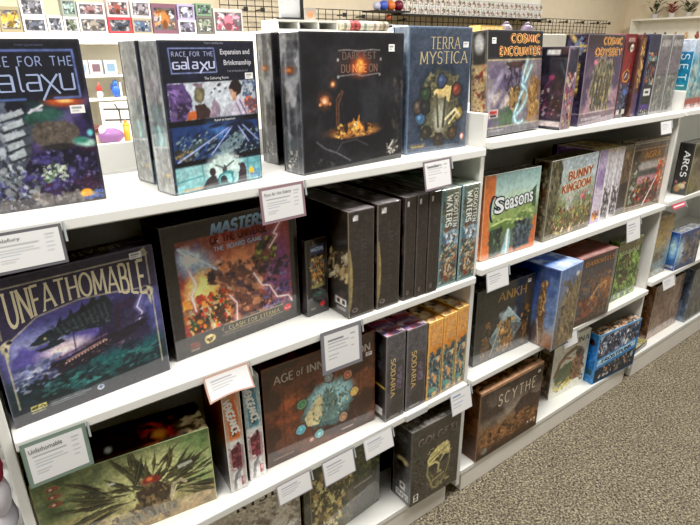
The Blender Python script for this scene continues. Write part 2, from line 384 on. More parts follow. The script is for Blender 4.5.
def a_expansion(c):
    c.rect(-1, -1, 2, 2, (22, 24, 36)).cloud((34, 38, 62), 2, 4, .5, .3, .7)
    for a in (0, 1): c.line([(.09, .045), (.545, .045), (.56, .2), (.1, .2), (.09, .045)], .0045 - a * .0025, [(70, 84, 140), (150, 160, 205)][a])
    # alien gathering
    c.rect(.04, .262, .985, .505, (188, 198, 210), 1).cloud((214, 220, 226), 3, 5, .5, .2, .8, (.04, .262, .985, .505, .01))
    c.poly([(.04, .262), (.2, .262), (.27, .36), (.26, .42), (.16, .505), (.04, .505)], (88, 66, 118)).poly([(.04, .3), (.16, .3), (.1, .4)], (140, 110, 180)).poly([(.12, .4), (.28, .37), (.2, .47), (.08, .5)], (46, 36, 56))
    c.speck(.05, .28, .25, .5, [(96, 74, 126), (60, 44, 84), (130, 108, 156)], 30, .005, .014, 3, 35, 3)
    c.ell(.35, .34, .055, .06, (104, 98, 76)).poly([(.28, .505), (.3, .41), (.4, .4), (.47, .47), (.47, .505)], (60, 42, 40)).ell(.35, .345, .03, .035, (130, 122, 92)).poly([(.2, .505), (.22, .45), (.29, .44), (.3, .505)], (206, 104, 50))
    c.poly([(.29, .28), (.32, .265), (.4, .265), (.38, .3)], (130, 110, 120))
    for x, y, q in ((.57, .285, .022), (.52, .31, .014), (.64, .31, .012), (.48, .335, .012), (.57, .33, .015)): c.ell(x, y, q, q * .45, (50, 54, 66), 1, -20)
    c.poly([(.44, .505), (.48, .4), (.52, .37), (.56, .44), (.56, .505)], (150, 132, 150)).poly([(.57, .505), (.62, .43), (.7, .41), (.73, .505)], (176, 176, 190))
    c.ell(.75, .315, .068, .062, (44, 30, 30)).poly([(.685, .32), (.71, .4), (.76, .41), (.76, .34)], (200, 152, 122)).ell(.76, .3, .06, .045, (40, 28, 28))
    c.poly([(.68, .505), (.72, .4), (.82, .38), (.9, .46), (.92, .505)], (206, 200, 216)).line([(.79, .4), (.86, .5)], .006, (110, 90, 130)).line([(.75, .42), (.8, .505)], .006, (130, 110, 150))
    c.speck(.84, .27, .98, .37, [(80, 100, 130), (140, 150, 170), (60, 64, 90)], 50, .006, .016, 4)
    c.ell(.9, .415, .06, .04, (214, 100, 70)).ell(.9, .41, .035, .025, (236, 140, 100)).speck(.84, .4, .98, .5, [(170, 84, 66), (120, 96, 110), (90, 70, 84)], 30, .006, .016, 9)
    c.rect(-.1, .505, 1.1, .545, (16, 16, 20))
    # beams
    c.rect(.03, .545, .985, .79, (34, 58, 112), 1).cloud((70, 120, 190), 7, 4, .5, .2, .9, (.2, .545, .8, .68, .1)).cloud((16, 22, 40), 8, 4, .52, .15, .9, (.03, .56, .985, .79, .02))
    c.poly([(.5, .72), (.72, .62), (.84, .66), (.74, .75), (.56, .78)], (112, 134, 146)).poly([(.08, .73), (.34, .63), (.4, .66), (.16, .77)], (60, 76, 84))
    c.speck(.06, .6, .98, .78, [(150, 170, 170), (30, 44, 60), (86, 112, 124), (20, 26, 36)], 120, .004, .014, 12, -25, 3)
    c.speck(.04, .7, .22, .79, [(40, 36, 34), (150, 130, 80), (90, 80, 66)], 40, .005, .013, 31)
    for p, q in (((.66, .575), (.06, .78)), ((.68, .575), (.42, .76)), ((.8, .575), (.98, .7)), ((.74, .57), (.86, .7))):
        c.line([p, q], .007, (90, 120, 220), .7, .01).line([p, q], .0022, (232, 232, 250))
    c.ell(.5, .56, .08, .012, (24, 28, 50), 1, -6).ell(.73, .56, .12, .02, (26, 30, 52), 1, -6)
    c.poly([(-.1, .79), (1.1, .765), (1.1, .81), (-.1, .825)], (14, 15, 20))
    # war council
    c.rect(.02, .82, .99, 1.01, (112, 174, 182), 1).cloud((160, 208, 210), 4, 4, .5, .2, .8, (.02, .82, .99, 1, .02)).ell(.55, .86, .2, .1, (206, 228, 224), .5)
    c.line([(.3, .82), (.32, 1)], .004, (80, 140, 150)).line([(.83, .82), (.82, 1)], .004, (80, 140, 150)).line([(0, .92), (.3, .9)], .004, (70, 150, 160)).line([(.83, .87), (1, .86)], .004, (70, 150, 160))
    c.ell(.41, .885, .035, .03, (52, 44, 46)).poly([(.28, 1), (.34, .93), (.42, .905), (.47, .95), (.48, 1)], (56, 50, 54))
    c.line([(.45, .84), (.54, .87), (.55, .87), (.66, .83)], .005, (64, 70, 74)).ell(.552, .86, .012, .012, (64, 60, 60)).poly([(.52, .865), (.58, .865), (.57, .9), (.53, .9)], (60, 66, 70))
    c.ell(.56, .955, .1, .06, (60, 130, 140)).ell(.56, .955, .075, .045, (140, 200, 204)).ell(.53, .96, .04, .035, (48, 50, 54)).poly([(.46, 1), (.5, .975), (.58, .975), (.62, 1)], (50, 84, 92))
    c.ell(.76, .88, .035, .028, (50, 40, 44)).poly([(.68, 1), (.72, .9), (.8, .89), (.8, 1)], (56, 44, 52)).line([(.72, .86), (.8, .92)], .007, (70, 50, 60))
    c.ell(.87, .925, .03, .024, (246, 176, 44)).rect(.08, .975, .3, .99, (214, 120, 50), .7)
    c.line([(0, .988), (1, .985)], .006, (180, 200, 200), .5); c.edge((70, 74, 84), .008)
def t_expansion(F, L, T, P, w, h, d):
    F('RACE FOR THE', .325, .085, w * .41, h * .032, (160, 166, 205), font='st', wt=.075, contrast=.1, track=.3)
    for ch, x, ww, hh, dy in (('5', .155, .075, .048, 0), ('1', .23, .065, .048, 0), ('2', .275, .018, .066, -.008), ('1', .34, .065, .048, 0), ('3', .425, .1, .063, .0075), ('4', .51, .07, .048, 0)):
        F(ch, x, .155 + dy, w * ww, h * hh, (190, 196, 228), font='st', wt=.1, contrast=.1)
    F('Expansion and', .775, .078, w * .33, h * .045, (206, 206, 214), off=.012); F('Brinkmanship', .795, .148, w * .31, h * .045, (206, 206, 214), off=.012)
    F('THE EXPANSION SET', .79, .2, w * .24, h * .012, (150, 150, 165)); F('TOM LEHMANN', .55, .018, w * .2, h * .012, (150, 150, 165))
    F('The Gathering Storm', .55, .243, w * .26, h * .024, (214, 214, 220)); F('Rebel vs Imperium', .6, .525, w * .23, h * .022, (226, 226, 230)); F('The Brink of War', .62, .797, w * .21, h * .022, (226, 226, 230), rot=1.5)
    F('RIO', .935, .925, w * .06, h * .022, (40, 80, 180)); F('GRANDE', .905, .95, w * .13, h * .018, (40, 80, 180)); F('GAMES', .915, .97, w * .11, h * .016, (40, 80, 180))
def s_silver(c):
    c.rect(-1, -1, 2, 2, (146, 152, 156)).cloud((206, 210, 214), 5, 7, .52, .1, .9).cloud((84, 90, 98), 6, 9, .57, .08, .8)
    for k, u in enumerate((.12, .3, .52, .7, .88)): c.line([(u, 0), (u + .05, .35), (u - .04, .7), (u, 1)], .006, [(226, 230, 232), (96, 100, 108)][k % 2], .6)
    c.speck(.1, .02, .9, .25, [(196, 200, 204), (90, 96, 104), (140, 146, 150)], 60, .01, .04, 2, 80, 3, .6)
    for i, (v0, v1, col) in enumerate(((.03, .2, (150, 154, 160)), (.22, .38, (170, 165, 178)), (.4, .52, (110, 140, 150)), (.54, .68, (120, 180, 184)), (.7, .84, (150, 156, 156)), (.86, .97, (128, 124, 116)))):
        c.rect(.15, v0, .85, v1, col, .55, .03)
    c.line([(.5, .55), (.62, .62), (.5, .68)], .02, (190, 230, 232), .8).line([(0, .69), (1, .67)], .006, (210, 214, 214)).ell(.72, .87, .12, .014, (220, 180, 90), .8)
    c.speck(0, .7, 1, 1, [(190, 192, 190), (110, 112, 112), (150, 150, 148)], 50, .006, .02, 8, 85, 4, .6); c.edge((200, 204, 206), .02)
def a_dungeon(c):
    c.rect(-1, -1, 2, 2, (25, 25, 29)).cloud((44, 43, 48), 2, 3, .5, .25, .8).cloud((14, 14, 17), 5, 4, .52, .2, .7)
    c.cloud((58, 54, 66), 12, 3, .55, .15, .5, (.7, .0, 1, .6, .2))
    c.ell(.53, .22, .2, .09, (58, 44, 40), .9).ell(.54, .235, .075, .07, (200, 76, 34), 1.2).ell(.54, .24, .035, .05, (250, 190, 80), .9)
    c.line([(.34, .125), (.42, .12), (.53, .13), (.66, .12), (.74, .125)], .004, (176, 168, 166), .8).line([(.34, .305), (.5, .295), (.56, .31), (.73, .295)], .004, (170, 160, 160), .8)
    c.ell(.33, .19, .01, .012, (160, 160, 160)).ell(.75, .19, .01, .012, (160, 160, 160)).ell(.33, .31, .012, .012, (150, 150, 150)).ell(.74, .305, .01, .01, (150, 150, 150))
    for x, y, q in ((.2, .475, .035), (.28, .36, .02)): c.ell(x, y, q * 1.6, q * 1.6, (96, 58, 34), 1.2).ell(x, y, q, q, (214, 130, 84), .6).ell(x, y, q * .5, q * .5, (255, 222, 170), .6)
    c.ell(.16, .5, .012, .012, (230, 160, 100)).ell(.25, .5, .012, .012, (190, 120, 80))
    c.line([(.31, .66), (.31, .47), (.36, .41), (.37, .42), (.33, .5), (.33, .68)], .008, (96, 62, 44)).line([(.35, .42), (.38, .62)], .004, (60, 44, 36))
    c.ell(.62, .55, .14, .14, (40, 42, 48), .8).ell(.46, .55, .1, .12, (22, 22, 26), .6)
    c.ell(.48, .72, .24, .05, (130, 78, 38), .7).ell(.5, .735, .2, .03, (210, 148, 78), .8).ell(.48, .69, .1, .035, (226, 130, 48), .9).ell(.49, .685, .05, .03, (255, 214, 110), .7)
    c.poly([(.45, .7), (.47, .62), (.5, .66), (.53, .6), (.55, .7)], (236, 150, 50), .8); c.ell(.5, .67, .02, .02, (255, 240, 180), .8)
    c.speck(.3, .66, .68, .77, [(60, 36, 22), (190, 116, 50), (110, 70, 40), (250, 190, 90)], 60, .005, .014, 3, 5, 3, .7)
    for x, y in ((.4, .69), (.6, .7)): c.ell(x, y, .02, .04, (44, 32, 28), .5)
    c.line([(.12, .77), (.2, .83), (.3, .87), (.44, .95)], .006, (120, 122, 130), .7).line([(.3, .87), (.36, .8), (.5, .79), (.62, .85)], .005, (90, 92, 98), .6)
    c.speck(.08, .9, .3, .98, [(74, 74, 78), (50, 50, 54)], 30, .004, .008, 4, 0, 4, .6)
    c.speck(.82, .84, .95, .95, [(176, 170, 160), (120, 112, 104), (60, 58, 58)], 34, .006, .014, 9)
    c.line([(.9, .84), (.85, .9), (.92, .93)], .008, (196, 190, 182)); c.speck(.9, .3, .99, .95, [(70, 60, 60), (40, 46, 44), (90, 84, 70)], 30, .006, .02, 22, 85, 3, .5); c.edge((66, 66, 70), .008)
def t_dungeon(F, L, T, P, w, h, d):
    q = dict(font='st', wt=.09, contrast=.3, serif=.12)
    F('DARK', .455, .165, w * .17, h * .055, (112, 90, 84), **q); F('EST', .635, .165, w * .13, h * .055, (112, 90, 84), **q)
    F('DU', .4, .255, w * .085, h * .062, (124, 96, 86), **q); F('NGE', .535, .255, w * .14, h * .062, (226, 140, 86), **q); F('ON', .67, .255, w * .09, h * .062, (124, 96, 86), **q)
def s_dungeon(c):
    c.rect(-1, -1, 2, 2, (104, 106, 110)).cloud((186, 188, 192), 4, 5, .56, .1, .9, (0, 0, 1, 1, .1)).cloud((44, 45, 50), 9, 5, .5, .15, .8)
    c.ell(.45, .255, .3, .028, (140, 84, 56), .8).ell(.45, .255, .12, .013, (240, 150, 80), .8)
    c.line([(.25, 0), (.3, .55), (.28, 1)], .012, (196, 198, 202), .7, .03).line([(.7, .02), (.72, 1)], .006, (150, 150, 154), .6)
    c.rect(.1, .72, .95, .985, (104, 106, 110), .5).speck(.2, .84, .7, .96, [(206, 204, 198), (120, 118, 114), (60, 60, 62)], 40, .006, .014, 5); c.edge((170, 172, 176), .012)
def a_terra(c):
    c.grad([(0, (72, 82, 98)), (.3, (58, 68, 84)), (.8, (56, 66, 82)), (1, (66, 76, 92))]).cloud((40, 52, 72), 3, 3, .5, .25, .7).cloud((80, 94, 114), 8, 6, .6, .1, .4)
    c.ell(.52, .62, .37, .33, (34, 44, 58), .25).ell(.52, .63, .31, .28, (88, 84, 66), .25)
    c.speck(.25, .38, .8, .9, [(70, 66, 48), (110, 100, 70), (50, 52, 50), (140, 128, 92), (76, 90, 70)], 220, .012, .03, 7, a=.7)
    c.poly([(.4, .5), (.55, .45), (.7, .47), (.66, .6), (.58, .56), (.5, .57), (.42, .53)], (222, 196, 130)).ell(.52, .7, .15, .14, (110, 108, 90), .6).ell(.52, .72, .09, .11, (176, 178, 160), .7)
    c.line([(.45, .53), (.5, .8)], .012, (90, 80, 60)).line([(.6, .56), (.58, .8)], .014, (70, 66, 52))
    for x, y, col in ((.53, .42, (66, 78, 110)), (.28, .52, (50, 66, 48)), (.78, .5, (120, 60, 48)), (.2, .72, (70, 104, 136)), (.84, .7, (160, 136, 72)), (.3, .84, (56, 50, 42)), (.75, .86, (70, 56, 40)), (.16, .62, (86, 76, 66)), (.52, .91, (60, 52, 44)), (.27, .63, (44, 44, 44))):
        c.ell(x, y, .09, .065, (40, 38, 38)).ell(x, y, .07, .05, col, .5).ell(x - .015, y - .012, .025, .016, np.minimum(255, np.array(col) * 1.5), .8)
    c.line([(.62, .74), (.78, .66), (.86, .72)], .012, (224, 214, 170)).line([(.68, .78), (.8, .7)], .01, (210, 196, 140))
    c.ell(.92, .905, .035, .03, (206, 120, 100)).ell(.92, .905, .022, .019, (230, 210, 200)); c.rect(.05, .93, .3, .95, (190, 150, 90), .5, .03); c.edge((120, 140, 168), .01, .6)
def t_terra(F, L, T, P, w, h, d):
    F('TERRA', .57, .125, w * .48, h * .095, (190, 174, 136), font='st', wt=.06, contrast=.5, serif=.13); F('MYSTICA', .555, .238, w * .78, h * .1, (190, 174, 136), font='st', wt=.06, contrast=.5, serif=.13)
    F('feuerland', .17, .945, w * .2, h * .016, (220, 190, 110))
def s_terra(c): c.grad([(0, (150, 170, 196)), (.2, (96, 120, 152)), (1, (70, 88, 116))]).cloud((180, 196, 214), 3, 5, .58, .1, .8).edge((190, 204, 220), .02)
def a_cosmic(c):
    c.grad([(0, (24, 24, 28)), (.27, (30, 29, 32)), (.28, (120, 110, 130)), (.6, (150, 132, 130)), (.85, (120, 106, 96)), (1, (104, 102, 106))])
    c.rect(0, .27, 1, .92, (128, 118, 124)).cloud((206, 194, 186), 3, 4, .52, .15, .9, (0, .3, .5, .8, .2)).cloud((188, 150, 104), 5, 3, .5, .15, .9, (.6, .35, 1, .95, .15)).cloud((96, 84, 112), 4, 4, .52, .12, .9, (0, .3, .55, .95, .15))
    c.line([(.04, .9), (.3, .6), (.45, .45)], .03, (84, 72, 104), .7, .05).line([(0, .7), (.25, .4)], .03, (196, 190, 210), .6, .05)
    c.ell(.47, .46, .19, .11, (70, 56, 86), .3).poly([(.36, .3), (.66, .28), (.6, .36), (.52, .38), (.42, .36)], (78, 52, 44)).line([(.34, .31), (.48, .36), (.66, .3)], .016, (60, 40, 36))
    c.speck(.32, .36, .62, .56, [(92, 80, 104), (52, 44, 60), (120, 108, 126), (40, 34, 44)], 60, .012, .03, 8, 60, 2)
    c.poly([(.42, .56), (.56, .54), (.6, .64), (.54, .78), (.44, .78), (.4, .64)], (150, 116, 66)).speck(.38, .54, .62, .78, [(96, 70, 40), (190, 150, 86), (70, 60, 40)], 50, .01, .024, 2)
    c.poly([(.2, .92), (.36, .72), (.48, .8), (.44, .92)], (70, 92, 66)).cloud((90, 110, 84), 12, 8, .55, .1, .8, (.12, .75, .46, .92, .08))
    for p in ([(.72, .28), (.64, .46), (.66, .56), (.58, .66)], [(.62, .52), (.74, .62), (.64, .76), (.5, .86), (.62, .95), (.72, .93)], [(.56, .72), (.5, .82), (.56, .92), (.66, .9)], [(.8, .34), (.68, .5)]):
        c.line(p, .03, (130, 180, 196), .7, .04, True).line(p, .013, (206, 238, 242), .85, None, True)
    c.poly([(.78, .7), (.84, .46), (.92, .5), (.94, .86), (.76, .88)], (178, 138, 84)).speck(.75, .45, .98, .9, [(206, 170, 110), (130, 96, 60), (160, 120, 72)], 60, .012, .035, 18, 80, 2, .7)
    c.rect(-.1, .925, 1.1, 1.1, (120, 118, 124), .9).line([(0, .925), (1, .925)], .004, (206, 196, 170)).rect(.04, .95, .3, .965, (180, 178, 176), .6)
    c.rect(.03, .745, .2, .83, (206, 190, 186)).rect(.05, .76, .18, .79, (190, 50, 46)).rect(.06, .8, .17, .82, (40, 34, 36))
    c.line([(0, .272), (1, .272)], .005, (214, 192, 140)); c.edge((90, 88, 90), .01)
def t_cosmic2(sub):
    def t(F, L, T, P, w, h, d):
        for k, (o, cc) in enumerate(((.075, (246, 206, 130)), (-.015, (150, 62, 34)))):
            F('COSMIC', .66, .075, w * .56, h * .085, cc, font='st', wt=.1 + o, contrast=.1, lift=.0003 + k * .0003); F(sub, .58, .195, w * .78, h * .088, cc, font='st', wt=.1 + o, contrast=.1, lift=.0003 + k * .0003)
    return t
def s_cosmic(c): c.grad([(0, (40, 38, 40)), (.3, (60, 56, 54)), (.32, (190, 164, 116)), (.9, (176, 150, 110)), (1, (60, 60, 70))]).speck(0, .32, 1, .95, [(110, 84, 60), (226, 204, 160), (160, 60, 50), (70, 60, 60)], 80, .008, .02, 3).ell(.5, .12, .3, .09, (206, 206, 204), .6).edge((150, 140, 120), .02)
def a_pinkblades(c):
    c.grad([(0, (30, 28, 40)), (.4, (90, 60, 80)), (.7, (120, 90, 90)), (1, (170, 150, 80))]).cloud((150, 120, 150), 3, 6, .5, .15, .8).speck(.1, .3, .9, .95, [(176, 70, 80), (200, 190, 120), (60, 40, 60), (120, 90, 130), (220, 200, 190)], 90, .01, .03, 6, 75, 3).rect(.1, .03, .9, .3, (40, 40, 54), .8).edge((150, 140, 150), .02)
def s_pinkblades(c):
    c.rect(-1, -1, 2, 2, (34, 33, 44)).cloud((60, 50, 70), 3, 4, .5, .2, .8).ell(.74, .36, .05, .03, (170, 62, 104), .8).line([(.62, .5), (.76, .34)], .008, (130, 56, 90))
    c.speck(.5, .5, .98, .85, [(110, 50, 70), (80, 50, 74), (160, 140, 144), (60, 44, 56), (46, 40, 52)], 50, .012, .03, 4).rect(.45, .9, 1, .97, (214, 200, 200)).rect(.6, .03, .85, .09, (235, 235, 235)).edge((70, 68, 80), .01)
def a_odyssey(c):
    c.grad([(0, (40, 36, 44)), (.2, (70, 54, 78)), (.5, (116, 98, 120)), (.85, (150, 122, 134)), (1, (120, 100, 110))]).cloud((70, 60, 92), 6, 3, .52, .15, .9, (0, .2, 1, .8, .1)).cloud((196, 156, 170), 3, 4, .55, .12, .8, (0, .6, 1, .95, .1))
    c.ell(.5, .56, .3, .31, (206, 190, 160), .2).ell(.5, .56, .28, .29, (84, 78, 70), .15).speck(.25, .32, .76, .86, [(190, 170, 110), (110, 104, 86), (60, 60, 60), (150, 150, 140), (90, 84, 60)], 170, .012, .03, 9, 85, 3, .8)
    for x in (.3, .38, .47, .56, .66): c.line([(x, .46), (x - .02, .84)], .014, (56, 54, 54), .7)
    c.ell(.26, .3, .05, .03, (240, 140, 160), .9).rect(0, .88, 1, 1, (110, 96, 110), .6).line([(-.1, .87), (1.1, .865)], .004, (220, 210, 210)).rect(.06, .92, .6, .955, (210, 206, 210), .6).edge((150, 130, 140), .01)
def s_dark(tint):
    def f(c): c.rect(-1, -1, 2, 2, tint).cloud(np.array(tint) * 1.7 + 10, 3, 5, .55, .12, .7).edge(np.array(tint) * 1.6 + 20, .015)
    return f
def s_odyssey(c): c.rect(-1, -1, 2, 2, (38, 34, 50)).cloud((80, 70, 100), 3, 5, .55, .12, .8).speck(.2, .02, .95, .2, [(90, 110, 150), (190, 160, 90), (50, 50, 70)], 40, .012, .03, 3).rect(.45, .3, .75, .66, (196, 160, 84), .7, .06).speck(.45, .3, .75, .66, [(90, 70, 40), (220, 190, 110)], 40, .008, .016, 8).line([(-.1, .865), (1.1, .87)], .004, (200, 196, 190))
def a_skull(c):
    c.grad([(0, (120, 34, 38)), (.5, (140, 44, 46)), (.62, (60, 56, 84)), (.8, (40, 38, 50)), (1, (30, 28, 34))])
    c.ell(.45, .13, .28, .07, (60, 26, 28), .4).ell(.62, .16, .16, .05, (230, 222, 210)).ell(.56, .165, .04, .018, (40, 20, 22)).ell(.7, .165, .04, .018, (40, 20, 22)).rect(.2, .04, .8, .09, (226, 214, 200), .6)
    c.ell(.5, .49, .34, .075, (222, 160, 70)).ell(.5, .49, .27, .06, (70, 44, 54)).speck(.3, .45, .7, .53, [(230, 222, 214), (110, 60, 60)], 22, .008, .018, 5)
    c.speck(0, .6, 1, .88, [(70, 80, 110), (120, 130, 150), (40, 40, 56), (30, 26, 34)], 70, .012, .03, 9).ell(.6, .68, .25, .04, (84, 110, 170), .8)
    c.rect(.05, .9, .35, .96, (200, 196, 190)).rect(.55, .9, .85, .96, (206, 200, 190)).edge((80, 40, 44), .02)
def a_amberspine(c): c.rect(-1, -1, 2, 2, (84, 50, 46)).rect(.2, .05, .8, .62, (196, 150, 80), .8, .05).speck(.1, .05, .9, .65, [(120, 80, 44), (220, 180, 110), (70, 44, 40)], 60, .01, .02, 3, 85, 3).rect(-.1, .7, 1.1, 1.1, (80, 66, 110), .8, .06).edge((60, 40, 40), .02)
def a_navyspine(c):
    c.rect(-1, -1, 2, 2, (40, 42, 56)).rect(0, 0, 1, .2, (46, 52, 78)).speck(.05, .22, .95, .6, [(176, 84, 60), (90, 140, 150), (210, 190, 150), (60, 60, 100), (30, 28, 40)], 90, .012, .03, 11, 40, 3)
    c.rect(.15, .66, .85, .75, (232, 230, 226)).rect(.3, .69, .7, .72, (60, 60, 60)).ell(.5, .8, .25, .04, (40, 52, 44)).rect(.05, .86, .95, .92, (84, 60, 130)).speck(.1, .93, .9, .98, [(220, 216, 214), (40, 34, 40)], 20, .008, .014, 2).edge((60, 60, 80), .02)
def a_greyspine(seed):
    def f(c): c.rect(-1, -1, 2, 2, (104, 102, 104)).cloud((140, 138, 138), seed, 5, .55, .1, .7).rect(.1, .06, .9, .14, (176, 172, 170), .7).rect(.15, .2, .85, .48, (120, 110, 122), .7, .05).speck(.1, .5, .9, .95, [(120, 140, 130), (170, 180, 166), (90, 96, 96), (140, 120, 110)], 60, .01, .025, seed, 85, 3, .6).line([(0, .5), (1, .49)], .004, (60, 60, 64)).edge((170, 168, 168), .02)
    return f
def a_seti(c): c.grad([(0, (196, 208, 226)), (.18, (170, 196, 220)), (.3, (60, 150, 180)), (.75, (120, 170, 170)), (1, (160, 90, 84))]).cloud((220, 228, 232), 3, 5, .5, .2, .7).speck(0, .3, 1, .8, [(90, 170, 190), (190, 200, 190), (60, 110, 130)], 60, .02, .05, 3, a=.6).rect(0, .85, 1, .93, (170, 66, 60), .8)
def s_seti(c): c.grad([(0, (196, 206, 226)), (.16, (190, 204, 224)), (.18, (40, 120, 170)), (.6, (34, 140, 176)), (.75, (96, 150, 140)), (1, (120, 110, 100))])
def t_seti(F, L, T, P, w, h, d): L('SETI', .62, .43, h * .46, d * .45, (214, 236, 244), font='st', wt=.06, contrast=.05, track=.5, rot=-90)
# ---- second shelf
def a_sea(c):
    c.grad([(0, (40, 36, 62)), (.2, (64, 58, 112)), (.45, (78, 84, 156)), (.62, (56, 60, 104)), (.72, (30, 52, 66)), (.86, (22, 42, 52)), (1, (26, 26, 36))])
    c.cloud((156, 164, 226), 3, 4, .55, .12, .85, (.6, .28, .95, .6, .15)).cloud((98, 86, 170), 5, 3, .52, .15, .8, (.05, .3, 1, .66, .15)).cloud((170, 176, 214), 9, 5, .58, .1, .8, (.06, .4, .4, .68, .12)).cloud((34, 28, 52), 7, 3, .55, .12, .8, (.4, .3, 1, .7, .2))
    c.cloud((24, 96, 96), 12, 7, .5, .12, .8, (.3, .68, .97, .88, .1)).cloud((52, 130, 124), 13, 9, .6, .08, .6, (.4, .7, .95, .86, .1)).cloud((12, 26, 34), 15, 6, .55, .1, .8, (.06, .68, .97, .95, .08))
    c.line([(.88, .34), (.84, .42), (.87, .47), (.82, .56)], .02, (160, 150, 226), .5, .03).line([(.88, .34), (.84, .42), (.87, .47), (.82, .56)], .004, (240, 236, 255))
    c.ell(.36, .555, .14, .05, (226, 206, 220), .9, -5).ell(.34, .56, .05, .02, (255, 240, 236), .8)
    # sea beast neck and a steamer
    B = (30, 42, 54)
    c.poly([(.17, .475), (.24, .425), (.3, .405), (.37, .37), (.46, .33), (.56, .29), (.66, .275), (.69, .36), (.66, .45), (.6, .49), (.52, .475), (.43, .455), (.36, .47), (.31, .5), (.26, .505), (.29, .475), (.22, .485)], B)
    c.poly([(.2, .515), (.28, .5), (.36, .485), (.38, .51), (.3, .53), (.22, .535)], B)
    for x, y in ((.36, .36), (.43, .33), (.5, .3), (.57, .27), (.63, .26)): c.poly([(x - .03, y + .05), (x + .015, y - .035), (x + .035, y + .05)], (26, 36, 48))
    for k in range(10): c.line([(.34 + k * .033, .4 - k * .009), (.36 + k * .032, .45 - k * .002)], .005, (62, 82, 88), .8)
    c.speck(.26, .38, .66, .47, [(54, 74, 82), (22, 30, 42), (72, 92, 92), (40, 40, 62)], 50, .005, .011, 8, -20, 2, .7); c.ell(.265, .45, .008, .008, (200, 190, 120)).line([(.19, .49), (.28, .48)], .004, (120, 130, 132))
    c.poly([(.19, .645), (.34, .635), (.62, .565), (.86, .52), (.9, .54), (.8, .6), (.5, .7), (.24, .745), (.19, .72)], (34, 33, 48)).line([(.36, .65), (.6, .585)], .006, (196, 150, 150), .8).line([(.3, .62), (.62, .55)], .006, (110, 84, 110))
    for i in range(14): c.ell(.35 + i * .02, .665 - i * .0055, .006, .006, (226, 180, 160))
    c.poly([(.68, .54), (.69, .4), (.72, .39), (.72, .54)], (44, 36, 54)).ell(.77, .37, .07, .022, (56, 40, 70), .8, -10).line([(.72, .52), (.9, .49)], .008, (52, 50, 76))
    for x in (.42, .58, .8): c.line([(x, .6), (x + .005, .46)], .003, (36, 34, 48))
    c.speck(.06, .6, .28, .78, [(120, 130, 176), (60, 66, 110), (190, 196, 216)], 60, .008, .022, 6, -15, 3, .6).speck(.2, .74, .95, .86, [(30, 70, 76), (60, 130, 128), (16, 32, 40)], 110, .006, .018, 19, -8, 4, .6)
    c.poly([(-.1, -.1), (1.1, -.1), (1.1, .3), (.94, .3), (.75, .27), (.5, .25), (.25, .29), (.06, .42), (-.1, .46)], (44, 40, 66), .85)
    c.rect(-.1, .9, 1.1, 1.1, (52, 50, 58), .6, .06)  # grey shelf reflection painted across the foot of the cover
    cr = (206, 198, 166)
    c.speck(.25, .6, .85, .7, [(70, 60, 80), (40, 38, 54), (120, 90, 96)], 40, .004, .009, 31, -14, 3, .7)
    for q in ([(.045, .88), (.045, .47), (.05, .44)], [(.955, .9), (.955, .36), (.95, .34)], [(.05, .06), (.95, .06), (.95, .28)], [(.045, .38), (.045, .07)]): c.line(q, .004, cr, .95)
    c.line([(.06, .42), (.25, .29), (.5, .25), (.75, .27), (.94, .3)], .005, cr, .7)
    for sx, sy, m in ((.06, .42, 1), (.93, .31, -1)):
        c.ell(sx, sy, .04, .022, cr, .4, -30 * m).ell(sx + .02 * m, sy - .012, .016, .012, (44, 40, 66)).poly([(sx - .02, sy), (sx + .02, sy + .01), (sx - .01 * m, sy + .13)], cr).ell(sx - .012 * m, sy + .03, .02, .028, cr, .4).ell(sx - .004 * m, sy + .03, .008, .016, (60, 54, 90))
    c.poly([(.9, .03), (.95, .0), (.97, .05), (.93, .07)], cr, .8)
    c.rect(.1, .89, .19, .925, (206, 196, 120)).speck(.105, .895, .185, .92, [(80, 74, 50)], 14, .004, .006, 3).rect(.1, .935, .18, .943, (150, 140, 110))
    for i in range(3): c.rect(.21, .9 + i * .014, .42 + (i == 1) * .04, .906 + i * .014, (150, 152, 160), .8)
    c.ell(.52, .93, .022, .02, (206, 212, 220)).poly([(.5, .93), (.52, .915), (.54, .93), (.52, .945)], (70, 90, 130)); c.edge((80, 76, 92), .006, .7)
def t_sea(F, L, T, P, w, h, d):
    def bow(fx, fy, W, H):
        k = .62 + .38 * min(1, (abs(fx + .02) * 2) ** 1.6); return fx * W, H / 2 - (0.5 - fy) * H * k
    F('UNFATHOMABLE', .51, .215, w * .82, h * .27, (222, 212, 180), font='st', wt=.085, contrast=.45, serif=.11, track=.16, bow=bow)
    T('UNFATHOMABLE', .5, .5, w * .66, d * .3, (128, 118, 84), font='st', wt=.06, contrast=.45, serif=.1, track=.16, rot=180)
